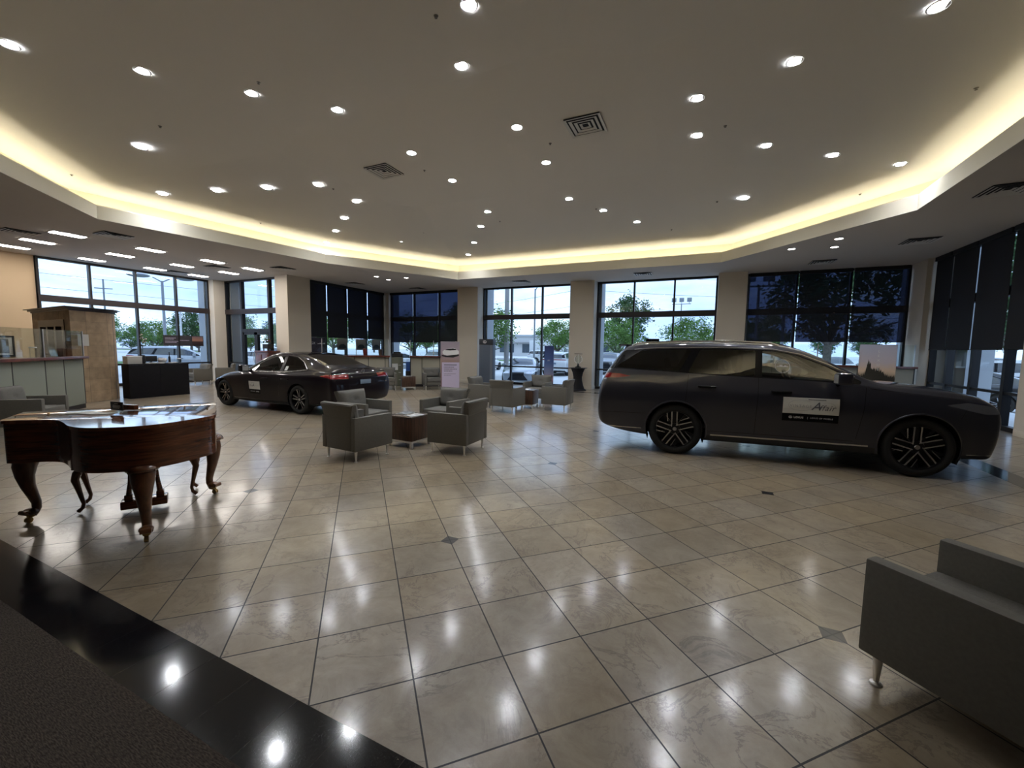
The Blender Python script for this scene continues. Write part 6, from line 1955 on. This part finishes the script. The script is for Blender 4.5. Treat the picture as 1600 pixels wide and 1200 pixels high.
# ---- parked cars: copies of the two showroom shapes in other paints
M['dark_glass'] = mat('parked_car_glass', (0.02, 0.025, 0.03), 0.08, coat=1.0)
paints = {k: mat('paint_' + k, c, 0.3, metal=mt_, coat=1.0) for k, c, mt_ in (('white', (0.62, 0.63, 0.63), 0), ('silver', (0.33, 0.36, 0.40), 0.4), ('blue_grey', (0.16, 0.20, 0.27), 0.4), ('red', (0.42, 0.012, 0.03), 0.1), ('black', (0.012, 0.012, 0.014), 0), ('charcoal', (0.05, 0.055, 0.06), 0.3))}
FAR_SKIP = SKIP + ('wheel_liner', 'door_gap', 'window_line', 'arch_lip', 'roof_rail', 'bright_trim', 'roof_spoiler', 'spoke', 'boot_lip', 'boot_bright_strip', 'antenna_fin')
def park(src, u, v, a, col, lab, near=False, s=1.0):
    rec = {'body': paints[col], 'mirror_shell': paints[col], 'front_side_window': M['dark_glass'], 'rear_side_window': M['dark_glass'], 'windscreen': M['dark_glass'], 'rear_window': M['dark_glass'], 'roof_spoiler': paints[col], 'boot_lip': paints[col], 'arch_lip': paints[col]}
    o = dup(src, (u, v, GZ + 0.002), R(a), lab, 'cars parked outside', skip=SKIP if near else FAR_SKIP, scale=(s, s, s), recolor=rec)
    if src is sedan:   # the sedan's badges and lettering stay inside
        pass
    return o
PK_ = [
    (sedan, -9.9, 23.4, -74, 'silver', 'silver car nose-on right outside the middle bright window', True),
    (suv, -9.9, 29.3, 95, 'white', 'white car seen through the middle bright window, behind the silver one', False),
    (sedan, -12.5, 36.6, 20, 'red', 'red car parked at the right of the middle bright window', False),
    (suv, -7.2, 36.2, -88, 'charcoal', 'dark car parked at the left of the right bright window', False),
    (sedan, -4.6, 31.6, -95, 'white', 'white car parked under the left round tree', False),
    (suv, -0.6, 36.2, -90, 'silver', 'silver car parked under the right round tree', False),
    (suv, 2.4, 37.0, -92, 'white', 'white car parked behind the roof of the big grey car', False),
    (sedan, 5.0, 36.0, -88, 'blue_grey', 'blue grey car parked beyond the shaded right window', False),
    (suv, 8.2, 36.0, -90, 'white', 'white car parked beyond the shaded window, farther right', False),
    (sedan, 9.35, 19.75, 154, 'black', 'black car with red tail lights just outside the far right windows', True),
    (suv, 12.9, 25.2, 154, 'white', 'white car behind the black one outside the far right windows', False),
    (sedan, 11.6, 54.5, 5, 'red', 'red car far outside the right corner windows', False),
    (suv, 24.0, 54.5, 5, 'silver', 'silver car on the far side of the grass verge, right', False),
    (sedan, 30.5, 54.5, 5, 'charcoal', 'dark car on the far street, right', False),
    (suv, -30.6, 13.6, 62, 'silver', 'long silver car broadside outside the outer left window', True),
    (suv, -31.8, 9.4, 150, 'white', 'white car at the stone kiosk edge, outside the outer left window', True),
    (sedan, -35.6, 22.4, 40, 'white', 'white car outside the glass doors, left', False),
    (sedan, -31.5, 22.8, 70, 'blue_grey', 'blue grey car outside the glass doors, right', False),
    (suv, -40.0, 29.0, 50, 'white', 'white car farther out behind the glass doors', False),
    (sedan, -25.5, 29.0, 80, 'white', 'white car beyond the posters behind the sedan roof', False),
    (suv, -20.8, 30.0, 85, 'silver', 'silver car beyond the window behind the waiting chairs, left', False),
    (sedan, -17.6, 30.5, 90, 'white', 'white car beyond the window behind the waiting chairs, right', False),
    (suv, -27.0, 40.0, 10, 'blue_grey', 'blue grey car far beyond the window behind the waiting chairs', False),
    (sedan, -36.0, 52.0, 5, 'white', 'white car on the far street, left', False),
    (suv, -20.5, 52.5, 8, 'white', 'white car far beyond the tall display column', False),
    (sedan, -13.0, 52.0, 5, 'charcoal', 'dark car far beyond the blue poster slab', False),
    (suv, 1.0, 54.0, 5, 'silver', 'silver car far beyond the right round tree', False),
    (sedan, 9.0, 51.0, 3, 'white', 'white car far beyond the shaded right window', False),
]
for src, u, v, a, col, lab, near in PK_:
    park(src, u, v, a, col, lab, near)

# ---- trees
leafm = mat('tree_leaves', (0.13, 0.23, 0.055), 0.7, spec=0.2, noise=0.35, nscale=1.2)
leafd = mat('dark_tree_leaves', (0.060, 0.115, 0.042), 0.7, spec=0.2, noise=0.3, nscale=1.0)
bark = mat('bark', (0.10, 0.085, 0.07), 0.9, noise=0.3, nscale=6)
def make_tree(seed, n, leaf, lm, shape, trunk_h, r_, hgt):
    """crown of leaf clumps on forking branches; shape = (rx, rz)"""
    rnd = random.Random(seed)
    t = thing('tree', 'x', 'tree')
    b = MB()
    tips = []
    b.tube([(0, 0, -0.05), (0.04, 0.02, trunk_h * 0.5), (0, 0, trunk_h)], [r_ * 1.3, r_, r_ * 0.9], 8)
    for k in range(9):
        a = 2 * PI * k / 9 + rnd.uniform(-.3, .3); el = rnd.uniform(0.35, 1.2)
        p = Vector((0, 0, trunk_h)); q = p + Vector((math.cos(a) * math.cos(el), math.sin(a) * math.cos(el), math.sin(el))) * (hgt - trunk_h) * 0.5
        m_ = (p + q) / 2 + Vector((rnd.uniform(-.1, .1), rnd.uniform(-.1, .1), 0.1))
        b.tube([p, m_, q], [r_ * 0.55, r_ * 0.35, r_ * 0.15], 6, cap=False)
        tips.append(q)
    b.build('trunk', bark, t)
    cz = trunk_h + (hgt - trunk_h) * 0.52
    clumps = []
    for k in range(46):
        while True:
            p = Vector((rnd.uniform(-1, 1), rnd.uniform(-1, 1), rnd.uniform(-1, 1)))
            if 0.25 < p.length < 1: break
        clumps.append((Vector((p.x * shape[0], p.y * shape[0], cz + p.z * shape[1])), rnd.uniform(0.22, 0.42) * shape[0]))
    vs_, fs = [], []
    for k in range(n):
        c, cr = rnd.choice(clumps)
        p = c + Vector((rnd.gauss(0, 1), rnd.gauss(0, 1), rnd.gauss(0, 0.8))) * cr * 0.45
        e1 = Vector((rnd.uniform(-1, 1), rnd.uniform(-1, 1), rnd.uniform(-.6, .6))).normalized()
        e2 = e1.cross(Vector((rnd.uniform(-1, 1), rnd.uniform(-1, 1), rnd.uniform(-1, 1)))).normalized()
        s_ = leaf * rnd.uniform(0.6, 1.3)
        i = len(vs_)
        vs_ += [p - e1 * s_, p + e2 * s_ * 0.5, p + e1 * s_, p - e2 * s_ * 0.5]
        fs.append((i, i + 1, i + 2, i + 3))
    me = bpy.data.meshes.new('foliage'); me.from_pydata([tuple(v) for v in vs_], [], fs); me.materials.append(lm)
    o = bpy.data.objects.new('foliage', me); COL.objects.link(o); o.parent = t; o['kind'] = 'stuff'
    return t
oak = make_tree(1, 7000, 0.10, leafm, (2.5, 1.55), 1.5, 0.16, 5.4)
tall = make_tree(2, 6000, 0.20, leafd, (3.6, 3.6), 3.0, 0.28, 11.0)
TRS = [
    (oak, -8.3, 44.3, 1.0, 0, 'round green tree in the left half of the right bright window'),
    (oak, -1.0, 42.3, 0.98, 1.3, 'round green tree in the right half of the right bright window'),
    (oak, -17.4, 52.0, 1.12, 2.1, 'green tree at the right of the middle bright window'),
    (oak, -13.9, 24.7, 0.92, 4.0, 'near green tree at the left edge of the middle bright window'),
    (tall, -11.4, 70.0, 1.0, 0.4, 'tall dark tree rising behind the left round tree'),
    (tall, 6.6, 29.6, 0.82, 1.0, 'large dark tree behind the middle right shades'),
    (tall, 14.6, 33.5, 0.85, 2.2, 'large dark tree behind the shades by the corner column'),
    (oak, 3.6, 39.0, 1.0, 2.9, 'lower tree behind the left shade over the grey car'),
    (oak, -26.5, 33.5, 1.0, 0.9, 'green tree behind the window of the waiting chairs'),
    (tall, -21.0, 35.5, 0.62, 2.6, 'dark tree behind the right shade near the waiting chairs'),
    (oak, -28.5, 42.5, 1.1, 5.2, 'tree far behind the shades over the sedan'),
    (tall, -64.0, 33.0, 0.60, 3.3, 'big green tree beyond the outer left window, right part'),
    (oak, -55.0, 19.6, 0.95, 1.1, 'lower green tree in front of the big one, outer left window'),
    (oak, -56.0, 25.2, 0.85, 2.2, 'lower green tree in the middle of the outer left window'),
    (oak, -54.0, 33.5, 0.9, 3.1, 'lower green tree at the right end of the outer left window'),
    (oak, -50.0, 30.0, 1.05, 4.1, 'green tree outside the glass doors, left'),
    (oak, -45.0, 33.5, 1.0, 5.1, 'green tree outside the glass doors, middle'),
    (oak, -41.0, 36.5, 1.1, 0.2, 'green tree outside the glass doors, right'),
    (tall, 40.0, 84.0, 0.8, 1.9, 'tall tree beyond the far right street'),
    (tall, 24.0, 84.0, 0.7, 0.8, 'tree beyond the right corner windows'),
]
first = {}
for src, u, v, s, a, lab in TRS:
    if src.name not in first:
        first[src.name] = 1
        src.location = (u, v, GZ); src.rotation_euler = (0, 0, a); src.scale = (s, s, s); src['label'] = lab; src['group'] = 'trees outside'
    else:
        dup(src, (u, v, GZ), a, lab, 'trees outside', scale=(s, s, s))
rnd = random.Random(77)
# distant belt of trees closing the view
k = 0
for (u0, v0, u1, v1, n_, s0) in ((-112, 28, -104, 82, 8, 0.6), (-120, 75, -55, 160, 7, 0.85), (-45, 165, 70, 160, 8, 0.85), (80, 140, 125, 20, 7, 0.9)):
    for i in range(n_):
        t_ = (i + 0.5) / n_
        s = s0 * rnd.uniform(0.85, 1.25)
        dup(tall, (u0 + (u1 - u0) * t_ + rnd.uniform(-3, 3), v0 + (v1 - v0) * t_ + rnd.uniform(-4, 4), GZ - 1.5 * s), rnd.uniform(0, 6), 'dark tree in the hazy belt along the horizon outside', 'trees along the horizon', scale=(s * 1.2, s * 1.2, s))

# ---- poles, lamps and wires
polem = mat('weathered_pole', (0.30, 0.29, 0.28), 0.8)
steel = mat('lamp_post_steel', (0.22, 0.24, 0.27), 0.5, metal=0.3)
def pole(u, v, h_, r_, lab, m, arms=(), name='utility_pole', cat='pole'):
    t = thing(name, lab, cat, (u, v, GZ), 0)
    b = MB(); b.tube([(0, 0, 0), (0, 0, h_)], [r_, r_ * 0.75], 10); b.build('shaft', m, t)
    for (a, z, l_) in arms:
        b = MB(); b.box(-l_ / 2, l_ / 2, -0.05, 0.05, z, z + 0.1); b.build('crossarm', m, t, rz=a)
    return t
pole(-12.1, 25.2, 11.0, 0.17, 'thick grey utility pole behind the middle bright window', polem, ((0.2, 10.0, 2.2),))
t = pole(-17.8, 44.5, 8.8, 0.11, 'slim pole with a curved arm behind the middle bright window', steel, (), 'street_lamp', 'street lamp')
b = MB(); b.tube([(0, 0, 8.6), (0.5, 0, 9.4), (1.4, 0, 9.8), (2.2, 0, 9.8)], 0.06, 8); b.box(1.9, 2.6, -0.12, 0.12, 9.72, 9.84); b.build('lamp_arm', steel, t)
def flood(u, v, h_, n_, a, lab):
    t = pole(u, v, h_, 0.10, lab, steel, (), 'floodlight_mast', 'street lamp')
    b = MB(); b.box(-1.3, 1.3, -0.05, 0.05, h_ - 0.1, h_); b.build('crossbar', steel, t, rz=a)
    for k in range(n_):
        b = MB(); b.box(-0.32, 0.32, -0.14, 0.14, h_ + 0.25, h_ + 0.85, bevel=0.04); b.tube([(0, 0, h_), (0, 0, h_ + 0.25)], 0.04, 6)
        b.build('lamp_head', steel, t, loc=((k - (n_ - 1) / 2) * 1.05 * math.cos(a), (k - (n_ - 1) / 2) * 1.05 * math.sin(a), 0), rz=a)
flood(-3.2, 66.0, 8.9, 3, 0.0, 'mast with three square floodlights above the right round tree')
flood(3.05, 30.8, 6.2, 2, 0.0, 'mast with two floodlights seen through the left shade over the grey car')
flood(-17.0, 69.0, 8.0, 2, 0.3, 'distant mast with floodlights left of the tall dark tree')
t = pole(4.6, 31.5, 8.0, 0.10, 'street lamp with a long curved arm behind the left shade over the grey car', steel, (), 'street_lamp', 'street lamp')
b = MB(); b.tube([(0, 0, 6.9), (-0.8, 0, 7.6), (-2.0, 0, 7.9), (-3.0, 0, 7.95)], 0.06, 8); b.box(-3.5, -2.8, -0.12, 0.12, 7.88, 7.98); b.build('lamp_arm', steel, t)
t = pole(-41.0, 19.2, 7.1, 0.12, 'double-headed car park lamp behind the outer left window', steel, (), 'street_lamp', 'street lamp')
for s_ in (-1, 1):
    b = MB(); b.tube([(0, 0, 7.0), (s_ * 0.3, s_ * 0.5, 7.35)], 0.05, 6)
    b.ball((s_ * 0.75, s_ * 1.25, 7.42), 0.75, 16, (1, 1, 0.2)); b.build('lamp_head', steel, t)
t = pole(-57.0, 21.5, 8.5, 0.10, 'thin distant pole behind the outer left window', steel, ((1.0, 7.5, 1.4),))
pole(-47.0, 11.2, 9.5, 0.08, 'left of two thin poles above the stone kiosk', steel)
pole(-47.2, 12.6, 9.4, 0.08, 'right of two thin poles above the stone kiosk', steel)
t = pole(-36.0, 17.9, 4.6, 0.08, 'short pale lamp post at the right of the outer left window', mat('pale_post', (0.6, 0.6, 0.6), 0.6), (), 'street_lamp', 'street lamp')
b = MB(); b.box(-0.5, 0.5, -0.2, 0.2, 4.6, 4.72); b.build('lamp_head', polem, t, rz=1.0)
wirem = mat('cable_black', (0.02, 0.02, 0.022), 0.7)
def wire(p, q, sag, lab):
    p, q = Vector(p), Vector(q)
    pts = []
    for i in range(17):
        t_ = i / 16; c = p.lerp(q, t_); c.z -= sag * 4 * t_ * (1 - t_); pts.append(c)
    b = MB(); b.tube(pts, 0.016, 5); o = b.build('overhead_cable', wirem); tag(o, lab, 'cable', 'overhead cables outside')
wd = ['topmost', 'second', 'third', 'fourth', 'lowest']
for k in range(5):
    z = 12.4 - k * 1.5
    wire((-70, 58 - k, z + 0.6), (-12.35, 40 + k, z), 1.6, 'dark overhead cable left of the utility pole, %s of five' % wd[k])
    wire((-11.85, 40 + k, z), (60, 58 + k * 2, z + 0.4), 1.5, 'dark overhead cable right of the utility pole, %s of five' % wd[k])
for k in range(2):
    wire((-60, -10, 8.5 - k * 1.1), (-50, 60, 9.0 - k * 1.6), 0.8, '%s overhead cable beyond the outer left window' % ('upper', 'lower')[k])

# ---- low commercial building and a box truck far across the street
t = thing('commercial_building', 'low white commercial building across the street in the middle bright window', 'building', (-40.0, 103.0, GZ), R(10))
b = MB(); b.box(-20, 22, 0, 14, 0, 5.2); b.build('wall', mat('white_stucco', (0.58, 0.58, 0.57), 0.8), t)
b = MB(); b.box(-20.3, 22.3, -0.4, 14.3, 5.21, 5.7); b.build('roof_edge', mat('roof_trim_grey', (0.42, 0.43, 0.44), 0.7), t)
for k in range(6):
    b = MB(); b.box(-17 + k * 6.3, -13 + k * 6.3, -0.06, 0.1, 0.9, 3.2); b.build('window', mat('far_window', (0.06, 0.08, 0.10), 0.2) if k == 0 else bpy.data.materials['far_window'], t)
b = MB(); b.box(-18, 20, -1.6, -0.01, 3.5, 3.7); b.build('canopy', polem, t)
t = thing('box_truck', 'pale box truck parked before the white building', 'truck', (-28.0, 76.5, GZ), R(-8))
b = MB(); b.box(-3.2, 2.6, -1.2, 1.2, 0.75, 3.6, bevel=0.05); b.build('cargo_box', paints['white'], t)
b = MB(); b.box(2.65, 4.3, -1.1, 1.1, 0.55, 2.4, bevel=0.25, seg=3); b.build('cab', paints['white'], t)
b = MB(); b.box(3.6, 4.31, -0.95, 0.95, 1.45, 2.1, bevel=0.05); b.build('windscreen', M['dark_glass'], t)
for x in (-2.2, 3.3):
    for s_ in (-1, 1):
        b = MB(); b.lathe([(0, -0.14), (0.3, -0.14), (0.48, -0.12), (0.48, 0.12), (0.3, 0.14), (0, 0.14)], 20, mtx=Matrix.Rotation(PI / 2, 4, 'X')); b.build('wheel', M['tyre'], t, loc=(x, s_ * 1.02, 0.48))
